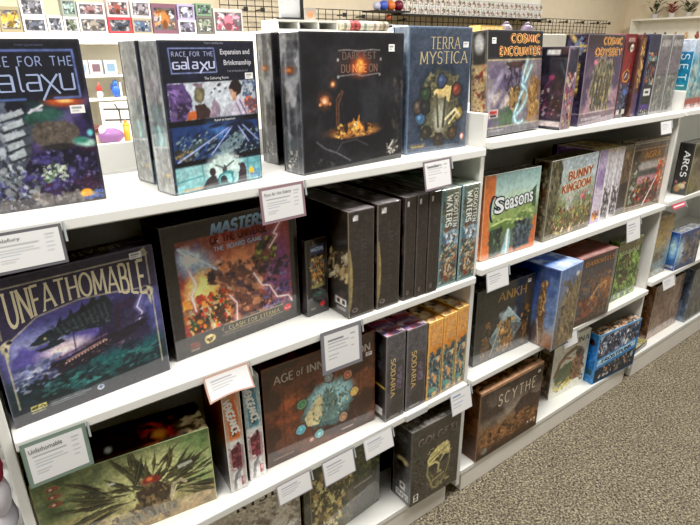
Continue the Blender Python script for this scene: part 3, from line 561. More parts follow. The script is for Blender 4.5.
def a_fire(c):
    c.rect(-1, -1, 2, 2, (40, 38, 38))
    c.rect(.08, .12, .93, .84, (120, 60, 50)); W = (.08, .12, .93, .84, .01)
    c.cloud((216, 130, 60), 3, 3, .5, .12, .95, (.1, .3, .5, .84, .08)).cloud((96, 52, 92), 4, 3, .5, .12, .9, (.55, .14, .93, .84, .1)).cloud((70, 60, 104), 5, 4, .54, .1, .8, W).cloud((150, 60, 50), 6, 4, .55, .1, .8, W)
    c.ell(.2, .3, .13, .1, (150, 176, 206), .9, 25).ell(.17, .26, .06, .05, (226, 236, 246), .9).cloud((206, 222, 240), 8, 7, .55, .1, .8, (.1, .16, .4, .36, .06))
    c.ell(.27, .6, .16, .2, (236, 170, 84), .9).ell(.22, .5, .1, .1, (250, 214, 130), .9).ell(.52, .4, .18, .14, (206, 130, 90), .9).ell(.83, .45, .1, .2, (120, 60, 110), .9).ell(.6, .76, .16, .1, (196, 110, 84), .9)
    # rocky crag across the middle, no figures
    c.poly([(.3, .34), (.42, .44), (.5, .38), (.58, .46), (.72, .4), (.78, .46), (.66, .56), (.66, .7), (.7, .84), (.42, .84), (.46, .68), (.4, .56), (.3, .44)], (96, 62, 56)).speck(.3, .36, .76, .84, [(150, 100, 76), (40, 28, 34), (190, 130, 96), (70, 52, 66), (104, 64, 56)], 150, .012, .034, 11, 40, 2.2, .8)
    c.poly([(.12, .84), (.16, .62), (.22, .56), (.28, .64), (.32, .58), (.38, .66), (.42, .84)], (70, 44, 40)).speck(.1, .56, .42, .84, [(190, 60, 40), (240, 150, 60), (50, 70, 50), (90, 56, 46), (206, 180, 140)], 130, .01, .026, 12, 70, 2, .85)
    c.speck(.7, .44, .93, .84, [(70, 56, 100), (34, 26, 42), (130, 66, 84), (120, 110, 150), (40, 26, 40)], 90, .012, .03, 13, a=.75).ell(.73, .34, .07, .07, (70, 84, 40), .9).speck(.66, .26, .8, .44, [(150, 160, 60), (50, 50, 40), (30, 26, 30), (110, 60, 60)], 50, .012, .026, 15, a=.8)
    for q in ([(.86, .14), (.8, .22), (.83, .24), (.76, .33)], [(.62, .5), (.68, .62), (.74, .64), (.8, .76), (.9, .78), (.93, .84)], [(.15, .34), (.19, .46), (.15, .54), (.17, .66)], [(.42, .62), (.47, .7), (.46, .84)]):
        c.line(q, .02, (236, 150, 150), .5, .03).line(q, .005, (255, 244, 240))
    c.line([(.1, .17), (.34, .38)], .012, (176, 190, 214)).line([(.12, .2), (.3, .34)], .004, (240, 246, 252))
    c.rect(-.1, -.1, 1.1, .115, (40, 38, 38), 1).rect(-.1, -.1, .075, 1.1, (40, 38, 38)).rect(.935, -.1, 1.1, 1.1, (40, 38, 38)).rect(-.1, .845, 1.1, 1.1, (46, 44, 44))
    c.line([(.36, .845), (.84, .845), (.86, .875), (.84, .91), (.36, .91), (.34, .875), (.36, .845)], .003, (170, 150, 110)).rect(.35, .85, .85, .905, (50, 46, 44), 1)
    c.ell(.885, .885, .035, .03, (190, 44, 50)); c.ell(.24, .915, .04, .034, (196, 176, 120)).poly([(.21, .9), (.24, .93), (.27, .9), (.24, .945)], (60, 50, 40)); c.rect(.1, .9, .17, .95, (96, 50, 46)).rect(.1, .955, .16, .968, (120, 110, 100)); c.rect(.33, .925, .74, .936, (120, 112, 100), .6)
    c.edge((76, 72, 70), .006, .7)
def t_fire(F, L, T, P, w, h, d):
    F('MASTERS', .54, .085, w * .42, h * .095, (160, 200, 226), font='st', wt=.14, contrast=.1, track=.14, shear=.2, col2=(110, 120, 150))
    F('OF THE UNIVERSE', .53, .165, w * .43, h * .066, (128, 46, 40), font='st', wt=.15, contrast=.1, track=.16, col2=(70, 30, 32)); F('THE BOARD GAME', .52, .235, w * .36, h * .038, (176, 186, 206), font='st', wt=.13, contrast=.2, track=.2)
    F('CLASH FOR ETERNIA', .6, .878, w * .42, h * .036, (200, 184, 140), font='st', wt=.08, contrast=.3, track=.3); F('WB', .24, .915, w * .045, h * .03, (70, 54, 40), off=.02); F('Mattel', .885, .885, w * .05, h * .016, (240, 220, 220))
def a_firemini(c):
    c.rect(-1, -1, 2, 2, (36, 34, 35)).rect(.2, .08, .82, .2, (60, 60, 90), .9).rect(.22, .24, .82, .62, (190, 140, 70)).speck(.22, .24, .82, .62, [(240, 200, 120), (90, 70, 60), (110, 130, 120), (60, 50, 56), (160, 90, 60)], 90, .012, .03, 4, 80, 2).ell(.5, .62, .3, .025, (150, 150, 90), .6).rect(.25, .7, .8, .76, (70, 130, 110), .5, .03).ell(.72, .88, .13, .035, (190, 44, 50)).rect(.15, .9, .35, .93, (110, 104, 96)).edge((80, 76, 74), .015)
def s_blackart(c):
    c.rect(-1, -1, 2, 2, (42, 39, 38)).cloud((60, 54, 48), 3, 4, .5, .2, .7).speck(.62, .4, .98, .66, [(196, 176, 130), (120, 100, 70), (60, 54, 48), (226, 214, 180)], 50, .012, .03, 5, -50, 3).rect(.78, .83, .96, .9, (226, 224, 220)).rect(.8, .845, .86, .885, (40, 38, 38)).rect(.89, .845, .94, .885, (40, 38, 38)).rect(.8, .92, .95, .95, (200, 198, 194), .7).edge((70, 66, 64), .01)
def a_black(gold):
    def f(c):
        c.rect(-1, -1, 2, 2, (47, 43, 42)).cloud((60, 55, 53), 3, 3, .5, .2, .5)
        if gold:
            for k in range(14): c.line([(-.02 + .085 * math.sin(PI * k / 14), .35 + .04 * k), (-.02 + .085 * math.sin(PI * (k + 1) / 14), .35 + .04 * (k + 1))], .022, (150, 130, 82), .9)
            c.ell(-.02, .62, .16, .26, (150, 132, 84), .3)
        c.rect(.16, .035, .36, .085, (206, 202, 200)); c.poly([(.16, .035), (.24, .035), (.16, .06)], (90, 86, 86)); c.ell(.22 if gold else .4, .93, .12, .022, (130, 118, 116)).ell(.22 if gold else .4, .93, .07, .013, (60, 54, 54)); c.line([(.5, .1), (.49, .95)], .003, (74, 68, 66), .7).edge((86, 80, 78), .012)
    return f
def t_black(s, col=(92, 88, 92)):
    return lambda F, L, T, P, w, h, d: F(s, .58, .5, h * .46, w * .2, col, font='st', wt=.05, contrast=.3, track=.6, rot=-90)
def a_waters(c):
    c.grad([(0, (110, 120, 104)), (.3, (90, 84, 70)), (.42, (110, 150, 170)), (.55, (170, 190, 196)), (.62, (90, 84, 76)), (.85, (120, 100, 80)), (1, (60, 100, 104))]).rect(-.1, -.1, .2, 1.1, (64, 110, 126), .85, .12)
    c.speck(.2, .38, 1, .56, [(206, 220, 226), (70, 90, 110), (140, 170, 190), (110, 70, 50)], 50, .012, .03, 4).speck(.1, .56, 1, .95, [(180, 150, 110), (90, 60, 44), (60, 110, 120), (206, 190, 160), (50, 60, 66), (130, 56, 46)], 120, .01, .024, 8).speck(0, .02, .95, .4, [(130, 136, 110), (70, 64, 50), (96, 110, 104)], 50, .012, .03, 5, 85, 2, .5).edge((150, 160, 156), .02)
def t_waters(F, L, T, P, w, h, d):
    F('WATERS', .42, .22, h * .32, w * .34, (232, 234, 226), font='st', wt=.12, contrast=.4, serif=.1, rot=-90); F('FORGOTTEN', .76, .22, h * .34, w * .24, (226, 228, 218), font='st', wt=.1, contrast=.4, serif=.08, rot=-90)
def s_waters(c): c.grad([(0, (60, 96, 110)), (1, (44, 84, 100))]).cloud((110, 140, 146), 3, 5, .55, .1, .7)
# ---- third shelf
def a_swamp(c):
    c.grad([(0, (74, 92, 56)), (.3, (124, 132, 84)), (.6, (154, 146, 100)), (.85, (160, 138, 96)), (1, (130, 108, 74))]).cloud((196, 206, 150), 4, 3, .5, .15, .8, (.3, .1, .9, .6, .2)).cloud((52, 76, 46), 5, 4, .52, .12, .9, (0, 0, .4, .5, .15)).cloud((80, 124, 66), 6, 4, .5, .12, .7, (.78, 0, 1, .7, .1)).cloud((110, 96, 64), 7, 6, .55, .1, .7, (0, .6, 1, 1, .1))
    c.cloud((196, 214, 160), 22, 4, .55, .1, .7, (.75, .3, 1, .75, .1))
    c.ell(.6, .4, .34, .36, (196, 196, 140), 1.1, 0, .8)
    rng = random.Random(5)
    for k in range(74):
        an = rng.uniform(-20, 200); t = math.radians(an); r0 = rng.uniform(.1, .34); r1 = r0 + rng.uniform(.2, .42); wd = rng.uniform(.016, .036); A_ = c.asp
        cx, cy = .58, .58; dx, dy = math.cos(t) / A_ * 1.35, -math.sin(t); nx, ny = -math.sin(t) / A_, -math.cos(t); m = (r0 + r1) / 2
        bend = rng.uniform(-.06, .06); D = rng.choice([(32, 34, 24), (44, 46, 30), (26, 26, 20), (58, 54, 34)])
        an += rng.uniform(-14, 14); dx, dy = math.cos(math.radians(an)) / A_ * rng.uniform(1.1, 1.5), -math.sin(math.radians(an)) * rng.uniform(.85, 1.1); cx += rng.uniform(-.1, .1); cy += rng.uniform(-.06, .06)
        P_ = lambda q, o: (cx + dx * q + nx * o, cy + dy * q + ny * o)
        c.poly([P_(r0, 0), P_(m, wd + bend), P_(r1, bend * 1.6), P_(m, -wd + bend)], D)
        c.line([P_(r0, 0), P_(m, bend + wd * .3), P_(r1, bend * 1.6)], .005, (112, 112, 76), .7)
    c.speck(.22, .2, .92, .72, [(60, 60, 42), (104, 98, 62), (34, 34, 26), (150, 142, 98)], 40, .006, .014, 9, 35, 4, .7)
    c.ell(.62, .42, .055, .055, (130, 36, 34), .5).ell(.61, .4, .02, .025, (206, 110, 60), .7).poly([(.52, .52), (.66, .46), (.74, .62), (.7, .86), (.54, .86)], (58, 46, 36)).speck(.5, .46, .74, .9, [(96, 80, 56), (40, 32, 28), (120, 100, 66)], 60, .01, .03, 4, 70, 4, .8)
    c.line([(.72, .74), (.74, .58), (.79, .54), (.82, .6)], .018, (170, 160, 130)).line([(.72, .78), (.76, .6)], .008, (196, 190, 160))
    c.ell(.4, .3, .02, .018, (206, 214, 206), .8).poly([(.78, .36), (.87, .33), (.88, .37), (.79, .4)], (206, 212, 200), .8)
    c.speck(.3, .74, .7, .98, [(60, 44, 34), (120, 100, 70), (40, 32, 26), (160, 136, 90)], 90, .01, .03, 21, 60, 4, .7)
    for v in (.12, .215, .31): c.ell(.1, v, .036, .03, (176, 100, 78)).ell(.1, v, .03, .023, (96, 40, 34)); c.ell(.09, v, .01, .013, (214, 186, 166)).ell(.114, v, .011, .01, (160, 104, 84))
    c.edge((150, 160, 120), .006, .6)
def t_swamp(F, L, T, P, w, h, d): F('UNDEFEATED', .52, .85, w * .4, h * .13, (150, 146, 130), font='st', wt=.14, contrast=.2, serif=.08, rot=2)
def u_swamp(c):
    c.rect(-1, -1, 2, 2, (40, 26, 26)).cloud((110, 24, 28), 4, 3, .5, .15, .8, (0, .3, .3, 1, .1)).cloud((30, 34, 38), 5, 4, .5, .15, .7).cloud((190, 60, 30), 6, 6, .52, .1, .9, (.62, .2, .82, 1, .06)).ell(.72, .7, .04, .2, (250, 140, 60), .9).rect(.84, .55, 1, 1.1, (206, 184, 140), .9).speck(.84, .5, 1, 1, [(60, 50, 40), (226, 206, 160)], 20, .05, .12, 7).ell(.42, .7, .02, .1, (206, 236, 230), .9).line([(0, .93), (.84, .93)], .02, (150, 90, 90), .5)
def a_blood(top, top2):
    def f(c):
        c.grad([(0, top2), (.12, top), (.46, top), (.5, (226, 224, 222)), (1, (232, 230, 228))]).cloud((232, 230, 228), 5, 9, .5, .05, 1, (-.1, .44, 1.1, .52, .04)).cloud((190, 190, 186), 6, 6, .52, .1, .9, (-.1, -.1, 1.1, .1, .05))
        c.ell(.5, .62, .44, .06, (90, 32, 48)).ell(.42, .69, .32, .07, (104, 38, 54)).ell(.64, .7, .28, .055, (80, 28, 44)).cloud((96, 34, 52), 8, 12, .55, .04, .9, (.1, .55, .95, .78, .06)).line([(.5, .6), (.7, .56), (.66, .53)], .014, (60, 24, 36)).speck(.1, .55, .9, .78, [(140, 70, 80), (70, 24, 38), (110, 40, 56)], 40, .008, .016, 3, a=.7)
        c.poly([(.12, .98), (.3, .84), (.62, .76), (.7, .8), (.4, .9), (.3, 1)], (128, 126, 130)).poly([(.5, .84), (.62, .8), (.7, .86), (.5, .9)], (170, 168, 170)).rect(.66, .87, .92, .96, (150, 60, 80)).ell(.79, .9, .1, .025, (206, 150, 160)).edge((190, 186, 180), .03, .6)
        c.poly([(.34, .34), (.5, .28), (.62, .38), (.56, .44), (.36, .46)], (40, 34, 36), .8)
    return f
def t_blood(F, L, T, P, w, h, d):
    F('VENGEANCE', .42, .26, h * .34, w * .46, (240, 238, 232), font='st', wt=.16, contrast=.1, track=.1, rot=-80); F('ROLL AND FIGHT', .8, .2, h * .17, w * .1, (240, 236, 230), rot=-80)
def a_bronze(c):
    c.grad([(0, (80, 44, 34)), (.5, (104, 58, 38)), (1, (84, 52, 40))]).cloud((150, 76, 44), 3, 5, .55, .1, .8, (.05, .3, .45, .85, .1)).cloud((44, 26, 22), 5, 4, .5, .15, .8)
    for u in (.16, .27, .4, .72, .84): c.line([(u, 0), (u - .01, 1)], .003, (40, 24, 20), .8)
    c.cloud((176, 76, 40), 9, 9, .62, .05, .6, (.12, .35, .5, .7, .08)).speck(.1, .3, .98, .9, [(110, 56, 34), (50, 28, 24), (140, 80, 50)], 90, .006, .016, 6, a=.4)
    c.ell(.55, .59, .24, .24, (70, 98, 100), .15).ell(.56, .52, .21, .16, (150, 190, 196), .5).poly([(.33, .64), (.42, .5), (.47, .44), (.52, .58), (.45, .76), (.35, .74)], (206, 190, 146)).poly([(.48, .76), (.49, .48), (.51, .46), (.53, .38), (.55, .47), (.59, .48), (.6, .44), (.62, .52), (.64, .78)], (96, 122, 118)).speck(.4, .42, .74, .74, [(80, 116, 116), (150, 186, 182), (60, 76, 76), (190, 180, 136), (50, 66, 70)], 90, .006, .014, 11, 80, 2, .6)
    for x, y, col in ((.55, .31, (120, 124, 124)), (.73, .36, (150, 84, 60)), (.79, .57, (206, 160, 84)), (.68, .8, (150, 110, 84)), (.45, .87, (104, 156, 160)), (.29, .74, (90, 160, 176)), (.31, .48, (70, 120, 80))):
        c.ell(x, y, .047, .056, (40, 30, 28)).ell(x, y, .041, .048, np.array(col) * .7 + 50).ell(x, y, .026, .031, col).ell(x, y, .012, .014, np.minimum(255, np.array(col) * 1.3))
    c.ell(.38, .9, .02, .02, (214, 150, 130)); c.rect(.04, .93, .22, .945, (140, 110, 96), .7).rect(.66, .93, .78, .945, (180, 160, 150), .7); c.edge((110, 70, 54), .006, .7)
def t_bronze(F, L, T, P, w, h, d):
    F('AGE', .17, .145, w * .16, h * .085, (214, 206, 194), font='st', wt=.095, contrast=.35, track=.2); F('of', .305, .14, w * .06, h * .075, (206, 196, 182), font='st', wt=.085, contrast=.3); F('INNOVATION', .655, .145, w * .58, h * .085, (214, 206, 194), font='st', wt=.095, contrast=.35, track=.2)
    F('TERRA MYSTICA', .62, .235, w * .3, h * .022, (150, 120, 100))
def a_charcoal(c): c.grad([(0, (66, 64, 70)), (.5, (58, 54, 56)), (1, (48, 44, 46))]).cloud((80, 78, 84), 3, 3, .5, .2, .6).rect(.2, .955, .7, .97, (150, 146, 140), .8).speck(.6, .4, .8, .66, [(110, 92, 118), (84, 74, 92)], 26, .012, .02, 4, 85, 2).edge((100, 98, 100), .015)
def t_charcoal(F, L, T, P, w, h, d): F('SODARIA', .36, .5, h * .46, w * .26, (206, 178, 120), font='st', wt=.1, contrast=.4, serif=.1, rot=-90)
def s_charcoal(c): c.rect(-1, -1, 2, 2, (42, 40, 42)).rect(.5, .1, .95, .4, (56, 60, 62), .8).speck(.5, .12, .95, .4, [(80, 84, 84), (34, 34, 36)], 30, .01, .02, 3).line([(0, .55), (1, .6)], .012, (190, 160, 70)).rect(.7, .86, .95, .95, (190, 188, 184)).edge((90, 88, 88), .015)
def u_dragon(c): c.rect(-1, -1, 2, 2, (70, 50, 66)).cloud((190, 150, 170), 3, 3, .5, .12, .9).cloud((150, 50, 56), 4, 4, .55, .1, .9).speck(0, 0, 1, 1, [(230, 210, 214), (60, 44, 66), (170, 60, 60), (110, 100, 150)], 60, .03, .07, 5, 20, 4, .7)
def a_orange(c):
    c.grad([(0, (206, 150, 84)), (.1, (200, 130, 54)), (.36, (190, 120, 46)), (.42, (150, 110, 60)), (.46, (60, 70, 74)), (1, (70, 84, 84))]).cloud((44, 60, 74), 7, 8, .5, .05, .95, (-.1, .36, 1.1, .56, .05))
    c.speck(.05, .47, .95, .97, [(50, 70, 90), (90, 120, 120), (30, 40, 48), (190, 150, 110), (110, 150, 140), (70, 100, 120)], 130, .012, .03, 8, 70, 2).ell(.55, .74, .14, .05, (206, 150, 96), .6).ell(.4, .88, .2, .04, (90, 150, 140), .6).ell(.55, .94, .18, .025, (206, 160, 100), .6).rect(.2, .06, .85, .3, (210, 170, 120), .35, .05).edge((214, 160, 90), .02)
def t_orange(F, L, T, P, w, h, d):
    for i in range(3): F(('LORE', 'OF', 'TIDES')[i], .52, .12 + i * .075, w * (.6, .3, .66)[i], h * .05, (226, 192, 150), font='st', wt=.06, contrast=.4, serif=.08, rot=4)
    None
def u_orange(c): c.rect(-1, -1, 2, 2, (196, 136, 66)).cloud((90, 84, 80), 3, 5, .5, .12, .9, (.1, .1, .9, .9, .1)).speck(.1, .1, .9, .9, [(220, 200, 170), (60, 60, 66), (150, 110, 70)], 40, .04, .1, 4)
def a_parchment(c): c.rect(-1, -1, 2, 2, (170, 164, 150)).cloud((206, 200, 186), 3, 4, .5, .2, .7).speck(0, .2, 1, 1, [(140, 130, 112), (196, 188, 172), (110, 100, 88), (180, 172, 158)], 260, .008, .03, 8, 30, 3, .6).cloud((112, 102, 92), 7, 8, .58, .08, .7, (0, .25, 1, 1, .1)).edge((206, 200, 190), .008)
def t_parchment(F, L, T, P, w, h, d): F('RISE', .55, .14, w * .44, h * .12, (40, 36, 34), font='st', wt=.1, contrast=.6, serif=.12, track=.45)
def a_goldruin(c): c.rect(-1, -1, 2, 2, (74, 72, 56)).cloud((150, 126, 70), 3, 3, .48, .12, .9, (0, .1, .6, 1, .15)).cloud((44, 56, 36), 4, 4, .5, .15, .9).speck(0, .1, .6, .98, [(196, 170, 104), (110, 96, 60), (60, 56, 44), (220, 200, 140)], 170, .012, .035, 5, 75, 3, .8).speck(.5, .05, 1, .5, [(60, 76, 44), (90, 100, 60), (40, 44, 34)], 90, .012, .03, 9, 40, 3, .8).rect(.45, .5, 1.1, 1.1, (96, 94, 94), .75, .12).rect(.6, .56, .88, .585, (190, 188, 184), .6).edge((110, 106, 96), .008)
def a_mask(c):
    c.rect(-1, -1, 2, 2, (42, 39, 36)).cloud((56, 52, 48), 3, 3, .5, .2, .6)
    g = (176, 166, 108)
    c.ell(.57, .66, .23, .26, (84, 78, 56), .5).speck(.38, .5, .78, .92, [(120, 112, 76), (60, 56, 44), (150, 142, 100), (40, 36, 34)], 60, .008, .02, 14, -10, 3, .7)
    c.ell(.56, .6, .26, .23, (60, 56, 44), .25).poly([(.32, .48), (.4, .4), (.55, .34), (.72, .33), (.8, .42), (.78, .5), (.6, .47), (.44, .54), (.34, .58)], g).line([(.36, .5), (.76, .4)], .008, (90, 82, 54)).line([(.38, .46), (.72, .37)], .006, (206, 196, 140)).line([(.34, .55), (.33, .68), (.4, .78), (.46, .9), (.56, .93), (.66, .86)], .012, (120, 112, 76))
    c.line([(.8, .5), (.8, .62), (.74, .76), (.68, .86)], .01, (112, 104, 72)).ell(.45, .6, .09, .045, (24, 22, 22), .4, -14).ell(.69, .55, .08, .045, (24, 22, 22), .4, -14).line([(.36, .56), (.5, .55), (.57, .6)], .014, (170, 160, 110)).line([(.6, .56), (.68, .5), (.78, .51)], .012, (160, 150, 104)).line([(.57, .6), (.56, .7), (.62, .72)], .014, (150, 142, 100)).ell(.58, .71, .045, .02, (130, 122, 84), .6)
    c.line([(.46, .8), (.56, .78), (.68, .76)], .012, (130, 122, 84)).line([(.48, .84), (.58, .82), (.66, .8)], .008, (92, 86, 60)).line([(.4, .7), (.46, .74), (.44, .82)], .008, (104, 98, 66)).ell(.57, .88, .05, .025, (110, 104, 72), .7).speck(.34, .34, .8, .5, [(176, 166, 110), (110, 102, 66), (196, 186, 130)], 40, .006, .014, 4, -10, 3, .7)
    c.rect(.06, .86, .16, .96, (206, 202, 194)).ell(.11, .89, .03, .025, (40, 38, 36)).rect(.08, .92, .14, .945, (60, 56, 54)); c.edge((72, 68, 62), .008)
def s_mask(c): c.rect(-1, -1, 2, 2, (52, 50, 50)).cloud((70, 70, 72), 3, 4, .5, .2, .7).ell(.5, .14, .24, .05, (84, 84, 86), .5).ell(.55, .44, .3, .05, (170, 160, 120), .5).ell(.45, .5, .22, .04, (40, 38, 38), .5).rect(.4, .74, .7, .84, (206, 204, 200)).ell(.55, .78, .1, .025, (60, 58, 58)).rect(.2, .87, .9, .96, (190, 190, 190), .9).speck(.25, .88, .85, .95, [(60, 60, 60)], 14, .006, .01, 2).rect(.55, .6, 1, 1, (130, 134, 140), .25, .2).edge((110, 110, 112), .015)
def t_mask(F, L, T, P, w, h, d): F('GOLGETI', .52, .19, w * .8, h * .11, (150, 136, 124), font='st', wt=.11, contrast=.1, track=.22, col2=(84, 76, 70))
# ---- bay two
def a_field(c):
    c.grad([(0, (60, 50, 44)), (.2, (92, 82, 74)), (.45, (120, 108, 98)), (.6, (116, 88, 60)), (.8, (88, 62, 42)), (1, (58, 46, 38))]).cloud((148, 136, 124), 3, 3, .5, .15, .8, (.2, .3, .8, .6, .15)).cloud((58, 46, 40), 4, 3, .52, .15, .8, (0, 0, 1, .45, .1))
    c.poly([(.56, .5), (.66, .38), (.78, .36), (.92, .44), (1.02, .42), (1.02, .66), (.6, .64)], (66, 52, 46), .9).poly([(.14, .6), (.2, .46), (.26, .5), (.3, .6)], (84, 76, 70), .8)
    c.cloud((146, 102, 66), 6, 8, .5, .08, .8, (.05, .58, .98, .86, .06)).speck(.02, .6, .98, .9, [(150, 108, 72), (70, 52, 40), (110, 80, 56), (52, 42, 36), (170, 122, 80)], 170, .008, .022, 8, 20, 3, .6)
    for x, y, q in ((.2, .7, .04), (.34, .72, .03), (.46, .68, .03), (.6, .64, .03)): c.ell(x, y, q * .4, q, (50, 38, 32), .4)
    for x in (.83, .89, .95): c.ell(x, .855, .014, .016, (206, 200, 190))
    c.ell(.12, .9, .05, .05, (120, 116, 108), .6); c.rect(-.1, -.1, 1.1, .035, (176, 136, 104), .8); c.edge((110, 86, 68), .008, .8)
def t_field(F, L, T, P, w, h, d):
    F('SCYTHE', .58, .24, w * .6, h * .175, (236, 218, 192), font='st', wt=.06, contrast=.3, serif=.05, track=.42)
def s_brown(c): c.grad([(0, (110, 78, 56)), (.5, (90, 60, 42)), (1, (66, 46, 36))]).cloud((60, 42, 34), 4, 5, .5, .15, .7).edge((150, 110, 80), .015)
def u_field(c): c.rect(-1, -1, 2, 2, (60, 46, 38)).rect(-.1, .75, 1.1, 1.1, (200, 156, 122), .9, .1).speck(0, 0, 1, .8, [(110, 80, 60), (30, 26, 24), (150, 110, 84)], 50, .05, .12, 4, 0, 3)
def a_cream(c):
    c.rect(-1, -1, 2, 2, (196, 194, 178)).cloud((214, 212, 198), 3, 3, .5, .2, .6)
    c.ell(.4, .66, .32, .2, (84, 96, 70), .2, -12).cloud((120, 130, 96), 5, 5, .5, .12, .8, (.1, .5, .7, .85, .1)).ell(.4, .84, .24, .06, (206, 180, 70), .4, -14).poly([(.56, .8), (.6, .5), (.72, .34), (.86, .34), (.9, .5), (.84, .72), (.74, .84)], (112, 80, 56)).speck(.56, .36, .9, .84, [(150, 112, 76), (74, 50, 38), (176, 140, 96), (100, 70, 50)], 70, .012, .03, 4, 60, 3, .8)
    c.line([(.1, .62), (.2, .42), (.36, .3), (.6, .24), (.78, .3), (.86, .4)], .035, (104, 84, 66), .95, .02).line([(.2, .42), (.36, .36), (.5, .4)], .02, (150, 110, 80)).ell(.72, .34, .09, .05, (44, 34, 32), .4).speck(.12, .76, .5, .92, [(206, 186, 90), (110, 120, 70), (70, 60, 46)], 40, .01, .024, 6, -14, 3, .7)
    c.rect(.86, .8, .94, .9, (60, 56, 52)).ell(.9, .85, .025, .03, (206, 200, 190)); c.edge((226, 224, 210), .012)
def t_cream(F, L, T, P, w, h, d): F('LUNA', .72, .13, w * .5, h * .1, (70, 84, 84), font='st', wt=.09, contrast=.5, serif=.1)
def s_tree(c): c.rect(-1, -1, 2, 2, (78, 66, 58)).cloud((150, 132, 112), 3, 4, .52, .12, .9).speck(0, 0, 1, 1, [(50, 42, 38), (130, 110, 92), (96, 80, 66)], 60, .012, .03, 4, 80, 4, .7).edge((180, 166, 150), .02)
def a_frost(c):
    c.rect(-1, -1, 2, 2, (44, 60, 84)).speck(.03, .06, .97, .46, [(28, 28, 36), (150, 160, 176), (90, 110, 140), (60, 50, 56), (196, 200, 206), (110, 90, 84)], 190, .014, .036, 4, 75, 2.6, .9)
    c.grad([(0, (44, 60, 84))]) if False else None
    c.rect(-.1, .62, 1.1, 1.1, (30, 40, 52), .85).speck(.1, .62, .95, .9, [(40, 44, 52), (100, 110, 120), (190, 150, 120), (60, 66, 76), (24, 28, 36)], 110, .014, .034, 8, 80, 2.4, .8)
    c.poly([(-.02, .5), (1.02, .38), (1.02, .6), (-.02, .72)], (62, 122, 180)).poly([(.04, .53), (.94, .425), (.94, .545), (.04, .655)], (176, 206, 226), .9).rect(-.1, -.1, 1.1, .05, (120, 140, 160), .8)
    for x in (.14, .24, .33): c.ell(x, .9, .028, .03, (206, 212, 216)).ell(x, .9, .012, .014, (60, 70, 80))
    c.ell(.9, .72, .03, .06, (150, 170, 180), .5); c.edge((60, 130, 190), .016, .8)
def t_frost(F, L, T, P, w, h, d): F('FROSTPUNK', .5, .545, w * .72, h * .085, (28, 60, 110), font='st', wt=.13, contrast=.2, serif=.05, track=.18, shear=0, rot=4)
def s_frost(c): c.grad([(0, (40, 100, 160)), (.5, (34, 100, 176)), (1, (30, 78, 124))]).cloud((70, 140, 200), 3, 5, .52, .12, .8).ell(.4, .18, .3, .06, (60, 40, 50), .6).rect(.2, .72, .8, .84, (40, 70, 80), .8).edge((90, 150, 200), .02)
def u_frost(c): c.rect(-1, -1, 2, 2, (84, 66, 52)).cloud((206, 196, 176), 3, 3, .52, .1, .9).speck(0, 0, 1, 1, [(50, 40, 36), (206, 200, 186), (150, 110, 80), (90, 80, 76), (196, 130, 90)], 70, .05, .12, 5, -10, 4, .85)
def a_seasons(c):
    c.grad([(0, (150, 186, 186)), (.3, (176, 200, 190)), (.5, (120, 140, 96)), (.7, (96, 110, 84)), (1, (84, 96, 90))]).rect(-.1, -.1, .18, 1.1, (206, 112, 60), .95, .03).rect(.9, .6, 1.1, 1.1, (200, 100, 60), .9, .06).poly([(.1, 1), (-.1, .6), (-.1, 1.1)], (214, 120, 70)).poly([(.1, 1.02), (.9, .86), (1.1, 1.1), (0, 1.1)], (206, 110, 66), .8)
    c.poly([(.12, .3), (.3, .26), (.6, .22), (.92, .3), (.92, .62), (.12, .62)], (176, 200, 178)).poly([(.1, .5), (.3, .4), (.55, .46), (.8, .36), (.93, .42), (.93, .66), (.1, .66)], (136, 156, 96)).poly([(.14, .62), (.3, .52), (.5, .58), (.7, .5), (.92, .56), (.92, .7), (.14, .7)], (92, 118, 66))
    c.poly([(.12, .66), (.3, .64), (.34, .8), (.3, .98), (.14, .98)], (52, 66, 56)).poly([(.58, .98), (.56, .7), (.66, .58), (.8, .6), (.9, .72), (.88, .95)], (58, 70, 84)).poly([(.84, .28), (.94, .2), (.95, .5), (.88, .46)], (70, 88, 60))
    c.poly([(.36, 1), (.42, .76), (.45, .68), (.5, .7), (.52, .84), (.5, 1)], (140, 176, 184)).line([(.46, .7), (.45, .98)], .016, (214, 230, 230)).line([(.16, .6), (.4, .56), (.8, .62)], .012, (190, 206, 130)).line([(.66, .62), (.62, .96)], .016, (36, 42, 52)).line([(.76, .62), (.8, .92)], .014, (40, 48, 58))
    c.speck(.12, .64, .34, .96, [(40, 52, 46), (84, 104, 78), (30, 38, 38)], 30, .012, .026, 6, 80, 2, .7).speck(.56, .6, .92, .96, [(44, 52, 62), (84, 100, 110), (34, 40, 46), (110, 126, 120)], 40, .012, .03, 7, 80, 2, .7).speck(.14, .42, .92, .62, [(150, 170, 104), (104, 130, 78), (176, 190, 130)], 50, .008, .02, 8, 0, 3, .6)
    c.rect(.02, .96, .6, 1, (150, 150, 160), .4); c.edge((190, 200, 190), .008)
def t_seasons(F, L, T, P, w, h, d):
    for i in range(5):
        t = lambda k: (.13 + .06 * math.sin(k), .33 - .16 * math.cos(k))
    pts = [(.1 + .12 * (1 - math.cos(a)) * .5, .4 - .16 * math.sin(a)) for a in np.linspace(-1.2, 3.6, 14)]
    for k in range(13): P([(pts[k][0], pts[k][1]), (pts[k + 1][0], pts[k + 1][1]), (pts[k + 1][0] + .035, pts[k + 1][1] + .01), (pts[k][0] + .035, pts[k][1] + .01)], (38, 50, 74))
    for k, (o, cc) in enumerate(((.075, (34, 42, 62)), (.018, (236, 240, 240)))):
        F('S', .27, .37, w * (.17 + (k == 0) * .03), h * (.19 + (k == 0) * .03), cc, off=o, lift=.0004 + k * .0004); F('easons', .62, .365, w * (.52 + (k == 0) * .03), h * (.125 + (k == 0) * .025), cc, off=o, lift=.0004 + k * .0004, rot=4)
